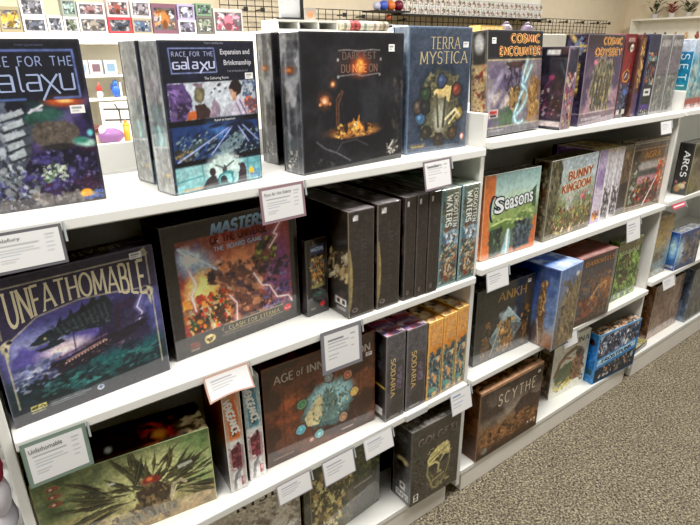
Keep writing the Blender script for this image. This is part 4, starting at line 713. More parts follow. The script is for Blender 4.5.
def a_rabbit(c):
    c.grad([(0, (176, 190, 196)), (.3, (170, 180, 170)), (.6, (130, 134, 92)), (1, (80, 70, 52))]).cloud((190, 202, 214), 3, 4, .48, .15, .9, (.15, 0, 1, .3, .08)).rect(-.1, -.1, .2, 1.1, (84, 76, 56), .8, .1).cloud((190, 200, 190), 7, 4, .5, .15, .8, (.3, .35, 1, .62, .1)).cloud((96, 116, 70), 4, 5, .5, .15, .8, (.1, .5, 1, .8, .1))
    c.speck(.02, .05, .22, .95, [(60, 54, 44), (110, 110, 80), (44, 40, 34), (130, 120, 96)], 70, .014, .035, 6, 80, 3, .7).speck(.15, .6, 1, .97, [(176, 160, 80), (60, 50, 40), (120, 140, 80), (206, 190, 150), (90, 70, 50), (150, 90, 66)], 190, .01, .026, 5, 80, 2, .8).speck(.4, .45, 1, .66, [(206, 210, 206), (150, 160, 140), (196, 130, 130), (120, 140, 150)], 60, .01, .026, 8, 85, 2.4, .6)
    c.speck(.7, .5, .82, .58, [(206, 110, 120)], 3, .02, .03, 2); c.rect(.03, .965, .6, .985, (170, 164, 150), .5); c.edge((170, 176, 160), .008)
def t_rabbit(F, L, T, P, w, h, d):
    for k, (o, cc) in enumerate(((.11, (248, 232, 210)), (0, (170, 92, 54)))):
        F('BUNNY', .64, .22, w * .54, h * .12, cc, font='st', wt=.13 + o, contrast=.3, serif=.1 + o, rot=3, lift=.0004 + k * .0004); F('KINGDOM', .58, .37, w * .62, h * .12, cc, font='st', wt=.13 + o, contrast=.3, serif=.1 + o, rot=3, lift=.0004 + k * .0004)
def s_rabbit(c): c.rect(-1, -1, 2, 2, (74, 66, 54)).speck(0, 0, 1, 1, [(110, 104, 80), (50, 44, 38), (130, 124, 100), (90, 60, 44)], 90, .014, .035, 3, 80, 2, .8).edge((150, 150, 130), .02)
def u_rabbit(c): c.rect(-1, -1, 2, 2, (70, 58, 46)).rect(-.1, .8, 1.1, 1.1, (130, 110, 84), .7, .1)
def a_purple(c): c.rect(-1, -1, 2, 2, (150, 128, 172)).cloud((200, 186, 214), 3, 4, .5, .2, .8).rect(-.1, .5, 1.1, .85, (214, 206, 214), .7, .06).speck(.1, .82, .9, .95, [(214, 120, 40), (70, 50, 50), (236, 170, 70)], 24, .012, .03, 4).edge((196, 180, 210), .02)
def a_whiterabbit(seed):
    def f(c): c.grad([(0, (190, 160, 110)), (.06, (206, 202, 206)), (.5, (196, 192, 200)), (1, (150, 146, 150))]).speck(.05, .5, .95, .95, [(60, 56, 60), (210, 206, 210), (110, 104, 110), (90, 80, 84)], 70, .012, .035, seed, 75, 3, .85).line([(.5, .1), (.5, .5)], .01, (226, 222, 226)).line([(.3, .16), (.28, .52)], .008, (150, 140, 160)).edge((226, 222, 226), .02)
    return f
def a_brownspine(c): c.grad([(0, (150, 146, 140)), (.06, (120, 104, 84)), (.5, (110, 92, 78)), (.55, (60, 56, 54)), (1, (70, 64, 60))]).speck(.05, .1, .95, .5, [(150, 124, 100), (80, 66, 56)], 40, .012, .03, 5, 80, 3, .6).edge((120, 110, 100), .02)
def a_tavern(c):
    c.rect(-1, -1, 2, 2, (96, 86, 76)).cloud((70, 60, 52), 3, 3, .5, .15, .8).rect(.22, .08, .85, .3, (120, 92, 68), .8, .04).rect(.2, .3, .95, .42, (190, 184, 180), .8, .05).rect(.22, .5, .78, .62, (206, 150, 160), .8, .05).rect(.2, .44, .9, .5, (84, 92, 90), .8, .03)
    c.speck(.15, .55, .95, .95, [(170, 60, 60), (60, 50, 46), (196, 150, 96), (110, 56, 60), (90, 80, 70)], 110, .014, .034, 4, a=.8).speck(.75, .3, .98, .75, [(190, 70, 60), (214, 150, 90), (120, 80, 60)], 40, .014, .03, 6).line([(.5, .95), (.78, .55)], .014, (226, 216, 216)).speck(.04, .3, .2, .9, [(120, 140, 120), (180, 180, 170), (50, 56, 50)], 30, .014, .03, 9)
    c.line([(0, .03), (1, .03)], .006, (206, 190, 150), .8).line([(0, .12), (1, .12)], .005, (206, 190, 150), .7).line([(.0, .45), (.14, .44)], .005, (206, 200, 170), .7).line([(.0, .94), (1, .94)], .005, (150, 130, 110)); c.edge((150, 130, 100), .014, .8)
def t_tavern(F, L, T, P, w, h, d): F('AGRA', .55, .21, w * .46, h * .1, (190, 140, 84), font='st', wt=.12, contrast=.4, serif=.1)
def s_arcs(c): c.rect(-1, -1, 2, 2, (24, 23, 24)).ell(.3, .88, .2, .08, (180, 130, 80), .6).ell(.6, .82, .25, .06, (206, 190, 150), .6).ell(.75, .76, .12, .03, (214, 150, 110), .6).ell(.15, .76, .1, .03, (200, 110, 130), .6).edge((70, 70, 70), .02)
def t_arcs(F, L, T, P, w, h, d): L('ARCS', .58, .4, h * .5, d * .42, (226, 226, 226), font='st', wt=.11, contrast=.5, serif=.05, rot=-90)
def a_moss(c): c.grad([(0, (60, 60, 56)), (.3, (110, 104, 84)), (.6, (130, 120, 96)), (.8, (150, 146, 90)), (1, (110, 100, 80))]).cloud((150, 140, 120), 3, 4, .5, .15, .8)
def a_ankh(c):
    c.grad([(0, (56, 58, 56)), (.3, (48, 48, 46)), (.85, (54, 50, 44)), (1, (110, 108, 106))]).cloud((34, 36, 36), 3, 3, .5, .2, .7)
    c.poly([(.24, .72), (.55, .32), (.84, .66), (.68, .86), (.34, .88)], (92, 110, 116)).poly([(.26, .7), (.55, .325), (.82, .64), (.55, .56)], (136, 160, 166)).cloud((176, 196, 200), 5, 5, .55, .1, .7, (.35, .38, .7, .6, .06))
    for x, l in ((.18, .3), (.88, .3)): c.line([(x, .98 - l), (x + .03, .72), (x - .02, .94)], .03, (104, 76, 48), .9, .02).ell(x + .02, .5 if x < .5 else .44, .035, .045, (120, 88, 54), .5).speck(x - .06, .45, x + .08, .95, [(150, 112, 66), (70, 52, 36), (96, 70, 44)], 40, .01, .022, int(x * 99), 80, 2, .8)
    c.poly([(.44, .95), (.48, .6), (.54, .46), (.6, .6), (.68, .92)], (130, 96, 58)).speck(.4, .5, .72, .95, [(176, 130, 74), (84, 62, 42), (60, 50, 40), (196, 156, 96)], 90, .01, .024, 7, 80, 2.4, .8).line([(.28, .95), (.42, .6)], .008, (190, 170, 140)).line([(.54, .34), (.8, .6)], .006, (206, 216, 220))
    c.rect(-.1, .9, 1.1, 1.1, (112, 110, 108), .6, .06); c.edge((90, 90, 88), .008)
def t_ankh(F, L, T, P, w, h, d): F('ANKH', .6, .17, w * .5, h * .13, (176, 140, 80), font='st', wt=.085, contrast=.5, serif=.08, track=.2)
def s_statue(c):
    c.grad([(0, (44, 62, 112)), (.4, (74, 102, 160)), (.7, (96, 116, 150)), (.85, (150, 116, 90)), (1, (110, 90, 80))]).rect(-.1, -.1, .4, 1.1, (40, 54, 98), .5, .2)
    c.rect(.66, -.1, .8, 1.1, (52, 66, 104), .6, .06)
    c.poly([(.755, .2), (.79, .17), (.82, .2), (.815, .25), (.835, .3), (.825, .42), (.845, .55), (.84, .75), (.86, 1.0), (.71, 1.0), (.735, .72), (.725, .5), (.74, .32), (.765, .26)], (112, 82, 54))
    c.speck(.73, .18, .84, .98, [(186, 146, 92), (84, 60, 44), (60, 48, 44), (150, 112, 72), (206, 170, 116)], 60, .006, .013, 5, 80, 3, .85).line([(.74, .68), (.8, .98)], .006, (196, 200, 206)).line([(.79, .3), (.83, .4), (.8, .5)], .008, (206, 166, 104)); c.ell(.7, .85, .05, .14, (64, 52, 54), .5)
    c.poly([(.86, .86), (.93, .8), (1.02, .84), (1.02, 1.02), (.84, 1.02)], (150, 104, 72)).cloud((110, 136, 180), 9, 5, .55, .12, .6, (.85, .1, 1.05, .8, .05)); c.ell(.1, .8, .1, .16, (70, 56, 56), .5); c.edge((130, 150, 190), .012)
def a_statue(c): c.grad([(0, (84, 112, 166)), (.5, (110, 112, 120)), (1, (100, 84, 70))]).poly([(.2, 1), (.3, .6), (.6, .3), (.9, .1), (1.1, .2), (1.1, 1)], (124, 108, 80)).speck(.2, .2, 1, 1, [(160, 136, 96), (90, 76, 60), (130, 112, 84), (70, 64, 56)], 90, .014, .035, 4, 70, 3, .7).ell(.8, .12, .08, .03, (206, 206, 206), .7).edge((150, 164, 190), .012)
def u_statue(c): c.rect(-1, -1, 2, 2, (84, 120, 190)).cloud((206, 216, 230), 3, 3, .5, .15, .9).rect(-.1, .8, 1.1, 1.1, (206, 216, 232), .7, .1)
def a_mine(c):
    c.grad([(0, (70, 44, 44)), (.12, (66, 60, 66)), (.4, (84, 72, 72)), (.7, (90, 66, 56)), (1, (60, 48, 48))]).cloud((60, 84, 100), 3, 4, .5, .15, .8, (0, .12, .5, .6, .1)).cloud((160, 100, 56), 4, 4, .5, .12, .8, (.4, .3, 1, .9, .1)).cloud((120, 50, 44), 6, 3, .54, .1, .7, (.0, .6, .5, 1, .1))
    c.line([(.35, .72), (.5, .54), (.78, .46), (.8, .56)], .02, (176, 130, 90)).line([(.4, .62), (.56, .48), (.76, .44)], .01, (206, 164, 120)).ell(.25, .85, .14, .07, (130, 70, 60), .5).speck(.05, .3, .95, .95, [(110, 80, 64), (50, 44, 50), (170, 116, 70), (84, 90, 100)], 110, .012, .03, 7, a=.6).rect(.92, 0, 1.1, 1.1, (150, 160, 150), .5, .04); c.edge((120, 100, 96), .01)
def t_mine(F, L, T, P, w, h, d): F('DARKWELLS', .52, .1, w * .8, h * .075, (170, 120, 66), font='st', wt=.11, contrast=.4, serif=.08); T('DARKWELLS', .6, .5, w * .5, d * .2, (190, 130, 80), font='st', wt=.11, contrast=.4, serif=.08)
def u_mine(c): c.rect(-1, -1, 2, 2, (96, 38, 38)).cloud((130, 60, 52), 3, 3, .5, .2, .7).rect(-.1, .9, 1.1, 1.1, (190, 160, 156), .8, .06).edge((150, 90, 84), .02)
def a_jungle(c):
    c.grad([(0, (90, 92, 66)), (.12, (84, 90, 60)), (.3, (96, 124, 56)), (1, (84, 112, 56))]).cloud((140, 176, 84), 3, 5, .5, .1, .9).cloud((44, 60, 34), 4, 6, .52, .1, .9).ell(.38, .5, .2, .26, (56, 40, 34), .3).ell(.38, .42, .14, .14, (96, 80, 60), .4).speck(.2, .3, .6, .8, [(90, 60, 44), (44, 36, 30), (120, 96, 70)], 50, .014, .03, 5, 70, 2).speck(.1, .2, 1, .98, [(120, 160, 70), (60, 84, 40), (170, 200, 110), (40, 50, 32)], 130, .012, .03, 8, 50, 3, .7).rect(-.1, .03, 1.1, .16, (120, 104, 74), .7, .03).edge((150, 160, 110), .012)
def t_jungle(F, L, T, P, w, h, d): F('SAUVAGE', .52, .2, w * .72, h * .075, (196, 196, 160), font='st', wt=.1, contrast=.3, serif=.06)
# ------------------------------------------------------------------ setting
def plane(name, pts, m, kind='structure'):
    mb = MB(); mb.quad(pts); return tag(mb.build(name, m, attr=False), kind=kind)
fm = bpy.data.materials.new('speckled_carpet'); fm.use_nodes = True
nt = fm.node_tree; bs = nt.nodes['Principled BSDF']; bs.inputs['Roughness'].default_value = 1; bs.inputs['Specular IOR Level'].default_value = .1
tc = nt.nodes.new('ShaderNodeTexCoord')
mp = nt.nodes.new('ShaderNodeMapping'); mp.inputs['Scale'].default_value = (1, 1.0, 1); mp.inputs['Rotation'].default_value = (0, 0, .5)
nz0 = nt.nodes.new('ShaderNodeTexNoise'); nz0.inputs['Scale'].default_value = 140; nz0.inputs['Detail'].default_value = 3; nz0.inputs['Distortion'].default_value = .6
rp = nt.nodes.new('ShaderNodeValToRGB'); cr = rp.color_ramp; cr.interpolation = 'LINEAR'
for pos, c in ((.34, (70, 64, 59)), (.42, (102, 95, 85)), (.5, (134, 125, 108)), (.57, (160, 150, 127)), (.66, (196, 186, 160))):
    e = cr.elements.new(pos); e.color = tuple(lin(c)) + (1,)
cr.elements.remove(cr.elements[0]); cr.elements.remove(cr.elements[-1])
nz1 = nt.nodes.new('ShaderNodeTexNoise'); nz1.inputs['Scale'].default_value = 7; nz1.inputs['Detail'].default_value = 3
mx = nt.nodes.new('ShaderNodeMix'); mx.data_type = 'RGBA'; mx.blend_type = 'MULTIPLY'; mx.inputs['Factor'].default_value = .35
bp = nt.nodes.new('ShaderNodeBump'); bp.inputs['Strength'].default_value = .6; bp.inputs['Distance'].default_value = .004
for a, b in ((tc.outputs['Object'], mp.inputs['Vector']), (mp.outputs['Vector'], nz0.inputs['Vector']), (nz0.outputs['Fac'], rp.inputs['Fac']), (tc.outputs['Object'], nz1.inputs['Vector']), (rp.outputs['Color'], mx.inputs['A']), (nz1.outputs['Fac'], mx.inputs['B']), (mx.outputs['Result'], bs.inputs['Base Color']), (nz0.outputs['Fac'], bp.inputs['Height']), (bp.outputs['Normal'], bs.inputs['Normal'])): nt.links.new(a, b)
plane('floor', [(-4, -4, 0), (10.6, -4, 0), (10.6, 4.9, 0), (-4, 4.9, 0)], fm)
plane('wall_back', [(-4, 4.6, 0), (10.5, 4.6, 0), (10.5, 4.6, 3.3), (-4, 4.6, 3.3)], M['beige'])
plane('wall_right', [(10.5, 4.6, 0), (10.5, -4, 0), (10.5, -4, 3.3), (10.5, 4.6, 3.3)], M['beige'])

# ------------------------------------------------------------------ the shelving bays
T = .0225
def bay(name, label, x0, x1, zs, deck, left=True, kx=None, right=False, front=.02):
    r = empty(name, (x0, 0, 0), label, 'shelf', 'white gondola shelving bays')
    def part(n, b, m, bev=.002):
        mb = MB(); mb.box(*[v - (x0 if i in (0, 3) else 0) for i, v in enumerate(b)]); return mb.build(n, m, r, bevel=bev, attr=False)
    top = zs[0]
    if left: part('side_panel', (x0 - .018, front, .0 if False else deck - .06, x0, .385, top + .077), M['laminate'])
    if right: part('side_panel', (x1, front, deck - .06, x1 + .018, .385, top + .077), M['laminate'])
    part('back_panel', (x0, .378, .0, x1, .388, top + .062), M['laminate'])
    for z in zs:
        part('shelf_board', (x0 + .002, .0, z - T, x1 - .002 if x1 < 5 else x1, .378, z), M['laminate'], .003)
    part('base_deck', (x0 + .002, .019, deck - .02, x1 - .002, .378, deck), M['laminate'], .002)
    k0, k1 = kx; part('kick_board', (k0, .022, .001, k1, .36, deck - .02), M['kick'], .002)
    return r
A = bay('shelving_bay', 'white laminate shelving bay nearest the camera, holding the large sea monster box', -.01, 1.237, (1.270, .8785, .4937), .105, kx=(.02, 1.185))
B = bay('shelving_bay', 'middle white shelving bay whose boards sit a little higher than its left neighbour', 1.255, 2.466, (1.286, .8957, .4932), .10, kx=(1.267, 2.431))
C = bay('shelving_bay', 'far white shelving bay at the right edge holding the box with teal spine', 2.484, 3.75, (1.288, .905, .524), .12, kx=(2.507, 3.73), right=True)
D = bay('shelving_bay', 'white bay left of the nearest upright, with plush toys', -1.25, -.028, (.60,), .10, left=False, kx=(-1.2, -.06))
# gondola B and C shelf fronts reach a touch past their posts
# ------------------------------------------------------------------ boxed games, top boards
zA1, zA2, zA3, zAD = 1.270, .8785, .4937, .105
zB1, zB2, zB3, zBD = 1.286, .8957, .4932, .10
zC1, zC2, zC3, zCD = 1.288, .905, .524, .12
hi = (560, 560); md = (380, 430); lo = (260, 360)
BG = 'game_box'
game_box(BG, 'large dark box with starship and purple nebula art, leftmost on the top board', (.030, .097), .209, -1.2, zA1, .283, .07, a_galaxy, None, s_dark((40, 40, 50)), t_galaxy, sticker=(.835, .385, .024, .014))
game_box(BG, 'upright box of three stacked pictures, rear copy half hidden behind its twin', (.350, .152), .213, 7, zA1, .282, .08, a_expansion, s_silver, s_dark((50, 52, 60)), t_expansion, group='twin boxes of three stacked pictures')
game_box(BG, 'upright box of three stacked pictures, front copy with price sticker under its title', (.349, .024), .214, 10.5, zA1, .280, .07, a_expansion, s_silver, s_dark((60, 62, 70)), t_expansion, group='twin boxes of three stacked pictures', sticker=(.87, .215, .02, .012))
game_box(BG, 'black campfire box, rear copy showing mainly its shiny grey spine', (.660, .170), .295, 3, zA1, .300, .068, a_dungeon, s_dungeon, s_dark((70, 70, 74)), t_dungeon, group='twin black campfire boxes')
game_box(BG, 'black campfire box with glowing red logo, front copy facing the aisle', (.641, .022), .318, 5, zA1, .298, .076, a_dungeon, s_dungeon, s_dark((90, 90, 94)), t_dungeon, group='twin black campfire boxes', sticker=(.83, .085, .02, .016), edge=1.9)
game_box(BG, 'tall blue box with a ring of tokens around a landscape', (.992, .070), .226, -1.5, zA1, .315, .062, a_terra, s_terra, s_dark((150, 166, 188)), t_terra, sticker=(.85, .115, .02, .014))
game_box(BG, 'wide box with orange outlined title above pale blue glowing tendrils', (1.290, .052), .288, 4.3, zB1, .291, .06, a_cosmic, s_cosmic, s_dark((110, 106, 100)), t_cosmic2('ENCOUNTER'), lean=4, dens=md, sticker=(.07, .07, .02, .016))
game_box(BG, 'narrow box standing spine out with a pink flash on its dark side', (1.600, .012), .058, 1, zB1, .249, .205, a_pinkblades, s_pinkblades, s_dark((60, 56, 66)), None, dens=md, sd=(240, 320))
game_box(BG, 'box with orange outlined title above a pale oval of statues', (1.722, .024), .294, 7, zB1, .286, .075, a_odyssey, s_odyssey, s_dark((120, 116, 120)), t_cosmic2('ODYSSEY'), lean=.6, dens=md)
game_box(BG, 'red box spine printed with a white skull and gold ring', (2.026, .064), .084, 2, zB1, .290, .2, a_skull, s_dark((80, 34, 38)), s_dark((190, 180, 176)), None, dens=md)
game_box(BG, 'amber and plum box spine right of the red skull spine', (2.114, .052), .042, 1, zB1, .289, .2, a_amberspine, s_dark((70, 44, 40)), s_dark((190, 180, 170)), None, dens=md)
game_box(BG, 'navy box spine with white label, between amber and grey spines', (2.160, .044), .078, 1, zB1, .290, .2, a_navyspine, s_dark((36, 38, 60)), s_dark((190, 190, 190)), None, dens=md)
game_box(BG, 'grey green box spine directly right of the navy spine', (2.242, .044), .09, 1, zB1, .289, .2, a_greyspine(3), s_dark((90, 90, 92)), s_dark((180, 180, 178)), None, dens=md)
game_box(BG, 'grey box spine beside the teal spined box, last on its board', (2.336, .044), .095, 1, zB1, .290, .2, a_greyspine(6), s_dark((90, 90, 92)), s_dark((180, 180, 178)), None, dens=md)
game_box(BG, 'pale box with a teal spine and vertical white lettering', (2.506, .031), .295, 3, zC1, .272, .075, a_seti, s_seti, s_dark((200, 206, 216)), t_seti, dens=lo, sd=(240, 330))
# ------------------------------------------------------------------ second boards
game_box(BG, 'wide navy box with sea monster and steamship under cream lettering', (.000, .042), .303, 4.4, zA2, .293, .075, a_sea, s_dark((30, 28, 44)), s_dark((44, 42, 54)), t_sea, dens=(620, 620), sticker=(.84, .03, .024, .013), gain=1.06)
game_box(BG, 'black bordered box with fiery battle picture and lightning', (.325, .087), .347, 4.4, zA2, .314, .1, a_fire, s_dark((30, 28, 28)), s_dark((20, 18, 18)), t_fire, dens=(560, 560), gain=1.2)
game_box(BG, 'small black box with tiny golden picture, between the fiery box and black spines', (.677, .089), .070, 3, zA2, .212, .12, a_firemini, s_dark((34, 32, 34)), s_dark((26, 24, 24)), lambda F, L, T, P, w, h, d: F('MASTERS', .52, .14, w * .56, h * .05, (170, 190, 214), font='st', wt=.14, contrast=.1, track=.14), dens=hi, gain=1.06)
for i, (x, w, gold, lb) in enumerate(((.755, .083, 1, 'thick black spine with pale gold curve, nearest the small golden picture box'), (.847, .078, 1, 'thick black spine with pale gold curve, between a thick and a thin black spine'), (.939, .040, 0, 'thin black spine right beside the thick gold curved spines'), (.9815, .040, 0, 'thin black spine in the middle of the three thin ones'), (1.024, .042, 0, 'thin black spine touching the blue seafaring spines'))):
    game_box(BG, lb, (x, .013 - .002 * i), w, 0, zA2, (.288, .292, .295, .296, .297)[i], .3, a_black(gold), s_blackart if i == 0 else s_dark((46, 42, 42)), s_dark((96, 92, 94)), t_black('IMPERIUM' if gold else 'DYNASTY', (84, 78, 80) if gold else (78, 68, 66)), dens=hi, sd=(200, 330), group='black boxes shelved spine out', gain=1.06)  # tops painted lighter in place of ambient light between the boards
game_box(BG, 'teal seafaring box spine with white lettering, left one of the pair', (1.076, .012), .078, 0, zA2, .293, .29, a_waters, s_waters, s_dark((110, 120, 110)), t_waters, dens=hi, group='pair of teal seafaring boxes', gain=1.06)
game_box(BG, 'teal seafaring box spine with white lettering, right one against the upright', (1.159, .010), .074, 0, zA2, .294, .29, a_waters, s_waters, s_dark((110, 120, 110)), t_waters, dens=hi, group='pair of teal seafaring boxes', gain=1.06)
game_box(BG, 'landscape fantasy box with orange corners and bubbly white title', (1.303, .046), .266, -2.5, zB2, .276, .07, a_seasons, s_dark((150, 90, 60)), s_dark((60, 56, 50)), t_seasons, dens=md, lean=1, det=.12, gain=1.12)
game_box(BG, 'woodland box with cream and rust title above a crowd of small figures', (1.622, .036), .297, 1, zB2, .285, .075, a_rabbit, s_rabbit, u_rabbit, t_rabbit, dens=md, gain=1.12)
game_box(BG, 'lilac box spine directly right of the woodland box', (1.944, .05), .058, 0, zB2, .283, .2, a_purple, s_dark((130, 110, 150)), s_dark((170, 140, 90)), None, dens=md, gain=1.12)
game_box(BG, 'white box spine with dark reeds, touching the lilac spine', (2.005, .05), .058, 0, zB2, .283, .2, a_whiterabbit(4), s_dark((150, 140, 150)), s_dark((170, 140, 90)), None, dens=md, group='pair of white spines with dark reeds', gain=1.12)
game_box(BG, 'white box spine with dark reeds, touching the brown spine', (2.066, .05), .058, 0, zB2, .282, .2, a_whiterabbit(4), s_dark((150, 140, 150)), s_dark((170, 140, 90)), None, dens=md, group='pair of white spines with dark reeds', gain=1.12)
game_box(BG, 'brown and black box spine next to the white reed spines', (2.127, .052), .068, 0, zB2, .281, .2, a_brownspine, s_dark((60, 54, 50)), s_dark((90, 84, 78)), None, dens=md, gain=1.12)
game_box(BG, 'clear wrapped tan and red box against the far upright', (2.198, .050), .266, -3, zB2, .288, .06, a_tavern, s_dark((110, 104, 90)), s_dark((110, 100, 90)), t_tavern, dens=md, gain=1.12)
game_box(BG, 'slim grey box spine standing just past the far upright', (2.60, .13), .10, 0, zC2, .268, .2, a_greyspine(9), s_dark((90, 88, 88)), s_dark((60, 58, 56)), None, dens=lo)
game_box(BG, 'black spined box with vertical white lettering at the right edge', (2.648, .004), .28, 1, zC2, .232, .066, a_moss, s_arcs, s_dark((50, 48, 46)), t_arcs, dens=lo, sd=(260, 330))
# ------------------------------------------------------------------ third boards
game_box(BG, 'wide green swamp box with spiky dark creature art', (-.006, .090), .37, -7.4, zA3, .217, .12, a_swamp, s_dark((44, 26, 28)), u_swamp, t_swamp, dens=(560, 560), edge=1.5, gain=1.22)
game_box(BG, 'white box spine with orange top and maroon beast', (.397, .036), .045, -5, zA3, .303, .17, a_blood((206, 100, 36), (206, 160, 130)), lambda c: c.grad([(0, (150, 84, 44)), (.45, (120, 64, 40)), (.6, (110, 104, 104)), (1, (120, 118, 120))]), s_dark((110, 90, 80)), t_blood, dens=(640, 560), sd=(200, 330), group='pair of maroon beast spines', gain=1.04, det=.1)
game_box(BG, 'white box spine with teal top and maroon beast', (.455, .046), .045, -4, zA3, .308, .17, a_blood((56, 116, 132), (150, 176, 180)), lambda c: c.grad([(0, (90, 120, 130)), (1, (130, 130, 132))]), s_dark((150, 160, 162)), t_blood, dens=(640, 560), group='pair of maroon beast spines', gain=1.22)
game_box(BG, 'wide rust brown box with ring of round tokens', (.512, .055), .358, -2, zA3, .304, .075, a_bronze, s_dark((50, 30, 24)), s_dark((44, 28, 24)), t_bronze, dens=hi, sticker=(.9, .2, .022, .012), gain=1.22)
game_box(BG, 'charcoal box spine with gold lettering, beside the rust brown box', (.884, .012), .074, 0, zA3, .288, .29, a_charcoal, s_charcoal, u_dragon, t_charcoal, dens=hi, group='pair of charcoal spines', gain=1.22)
game_box(BG, 'charcoal box spine with gold lettering, beside the orange spines', (.965, .013), .082, 0, zA3, .282, .29, a_charcoal, s_dark((42, 40, 42)), u_dragon, t_charcoal, dens=hi, group='pair of charcoal spines', gain=1.22)
for i, (x, w, lb) in enumerate(((1.053, .062, 'orange box spine over blue crowd art, touching the charcoal spine'), (1.1195, .06, 'orange box spine over blue crowd art, middle of the three'), (1.184, .05, 'orange box spine over blue crowd art, against the upright'))):
    game_box(BG, lb, (x, .012 + .003 * i), w, 1, zA3, (.278, .28, .284)[i], .29, a_orange, s_dark((150, 100, 50)), u_orange, t_orange, dens=hi, group='three orange and blue spines', gain=1.22)
game_box(BG, 'dark box with gold title over a pale pyramid', (1.322, .056), .300, -2.2, zB3, .285, .07, a_ankh, s_dark((40, 40, 40)), s_dark((40, 40, 42)), t_ankh, dens=md, lean=.5, sticker=(.86, .05, .018, .014), gain=1.12)
game_box(BG, 'thick blue box with golden statue side, sticking out past the board', (1.634, -.045), .15, 3, zB3, .318, .295, a_statue, s_statue, u_statue, None, dens=md, sd=(300, 330), gain=1.12)
game_box(BG, 'deep dark red topped box with gold lettering', (1.850, .004), .245, -2.5, zB3, .292, .29, a_mine, s_dark((60, 40, 40)), u_mine, t_mine, dens=md, gain=1.12)
game_box(BG, 'bright green jungle box right of the deep red topped box', (2.195, .037), .2, 0, zB3, .275, .05, a_jungle, s_dark((70, 84, 50)), s_dark((90, 96, 70)), t_jungle, dens=md, gain=1.12)
game_box('card_box', 'small brown card box tucked beside the green jungle box', (2.408, .06), .05, 0, zB3, .09, .05, lambda c: c.rect(-1, -1, 2, 2, (120, 84, 62)).speck(.1, .1, .9, .9, [(190, 170, 160), (60, 46, 44), (176, 120, 80)], 30, .04, .09, 3), None, None, None, dens=md, cat='card box', gain=1.12)
def a_tanpic(c): c.grad([(0, (176, 150, 100)), (.4, (196, 170, 110)), (.7, (130, 150, 160)), (1, (150, 170, 176))]).cloud((120, 100, 70), 3, 4, .55, .1, .8)
def a_bluepic(c): c.grad([(0, (60, 84, 140)), (.5, (80, 92, 120)), (1, (40, 70, 130))]).ell(.12, .5, .25, .3, (190, 220, 240), .8).speck(.3, .1, 1, .9, [(130, 120, 120), (60, 60, 70), (150, 140, 130)], 40, .04, .09, 3)
def s_bluepic(c): c.grad([(0, (50, 90, 170)), (.5, (90, 160, 230)), (1, (30, 60, 120))]).ell(.6, .4, .3, .25, (190, 230, 250), .8).rect(.2, .88, .9, .95, (190, 190, 200), .8)
def a_plank(a, b):
    def f(c): c.rect(-1, -1, 2, 2, a).cloud(b, 3, 3, .5, .15, .9).speck(0, 0, 1, 1, [a, b, tuple(int(v * .6) for v in a)], 60, .02, .05, 5, 85, 3, .5).edge(b, .012)
    return f
game_box(BG, 'tan and sky coloured box standing behind the bright blue box', (2.50, .035), .17, 0, zC3, .29, .06, a_tanpic, None, s_dark((150, 140, 110)), None, dens=lo)
game_box(BG, 'bright blue box with glowing side, at the right edge', (2.70, .005), .22, -2, zC3, .190, .06, a_bluepic, s_bluepic, s_dark((120, 124, 130)), None, dens=lo, sd=(260, 320))
# ------------------------------------------------------------------ base decks
game_box(BG, 'stone grey box with large dark serif letters, on the base deck', (.335, .115), .30, -1, zAD, .293, .07, a_parchment, None, None, t_parchment, dens=hi, gain=1.3)
game_box(BG, 'olive and gold ruin box beside the stone grey box', (.645, .066), .288, 5, zAD, .296, .07, a_goldruin, s_dark((60, 56, 44)), None, None, dens=hi, gain=1.3)
game_box(BG, 'plain black box lying deep behind the bronze mask box', (.955, .19), .22, 0, zAD, .29, .09, lambda c: c.rect(-1, -1, 2, 2, (30, 29, 29)).rect(.1, .62, .28, .74, (150, 148, 144)).ell(.19, .68, .05, .04, (40, 38, 38)), s_dark((30, 29, 29)), None, None, dens=md, gain=1.3)
game_box(BG, 'black box with bronze mask face, overhanging the base deck', (.989, .002), .221, -1.5, zAD, .304, .1, a_mask, s_mask, s_dark((60, 58, 56)), t_mask, dens=hi, sd=(240, 330), gain=1.3)
game_box(BG, 'large brown box with misty farmland picture', (1.331, .015), .366, -.6, zBD, .300, .1, a_field, s_brown, u_field, t_field, dens=(420, 460), wrap=False, sticker=(.905, .09, .016, .012), gain=1.18)
game_box(BG, 'cream box with painted bear and grass, behind the brown box', (1.881, .080), .243, -4, zBD, .284, .08, a_cream, s_tree, s_dark((190, 186, 170)), t_cream, dens=md, sd=(260, 330), gain=1.25, det=.12)
game_box(BG, 'blue box with pale ribbon title, last on the middle base deck', (2.140, .027), .318, -4.6, zBD, .252, .055, a_frost, s_frost, u_frost, t_frost, dens=md, sd=(300, 330), wrap=False, gain=1.18)
game_box(BG, 'tall brown wood toned box just past the far upright, on the deck', (2.50, .10), .16, 0, zCD, .30, .1, a_plank((112, 74, 56), (150, 100, 74)), s_dark((110, 76, 58)), None, None, dens=lo)
game_box(BG, 'pale pink brown box right of the tall wood toned box', (2.70, .06), .32, 0, zCD, .30, .1, a_plank((150, 120, 104), (176, 150, 134)), a_plank((140, 104, 84), (170, 140, 120)), None, None, dens=lo)
game_box(BG, 'slate blue box at the right edge of the far base deck', (3.06, .03), .26, 0, zCD, .31, .1, a_plank((70, 78, 88), (110, 116, 116)), s_dark((80, 90, 104)), None, None, dens=lo)
game_box('card_box', 'flat yellow patterned box lying on the far base deck', (2.515, .026), .14, 4, zCD, .03, .07, None, None, lambda c: c.rect(-1, -1, 2, 2, (206, 196, 150)).speck(0, 0, 1, 1, [(176, 150, 70), (110, 120, 60), (226, 220, 190)], 30, .06, .14, 3), None, dens=lo, cat='card box')
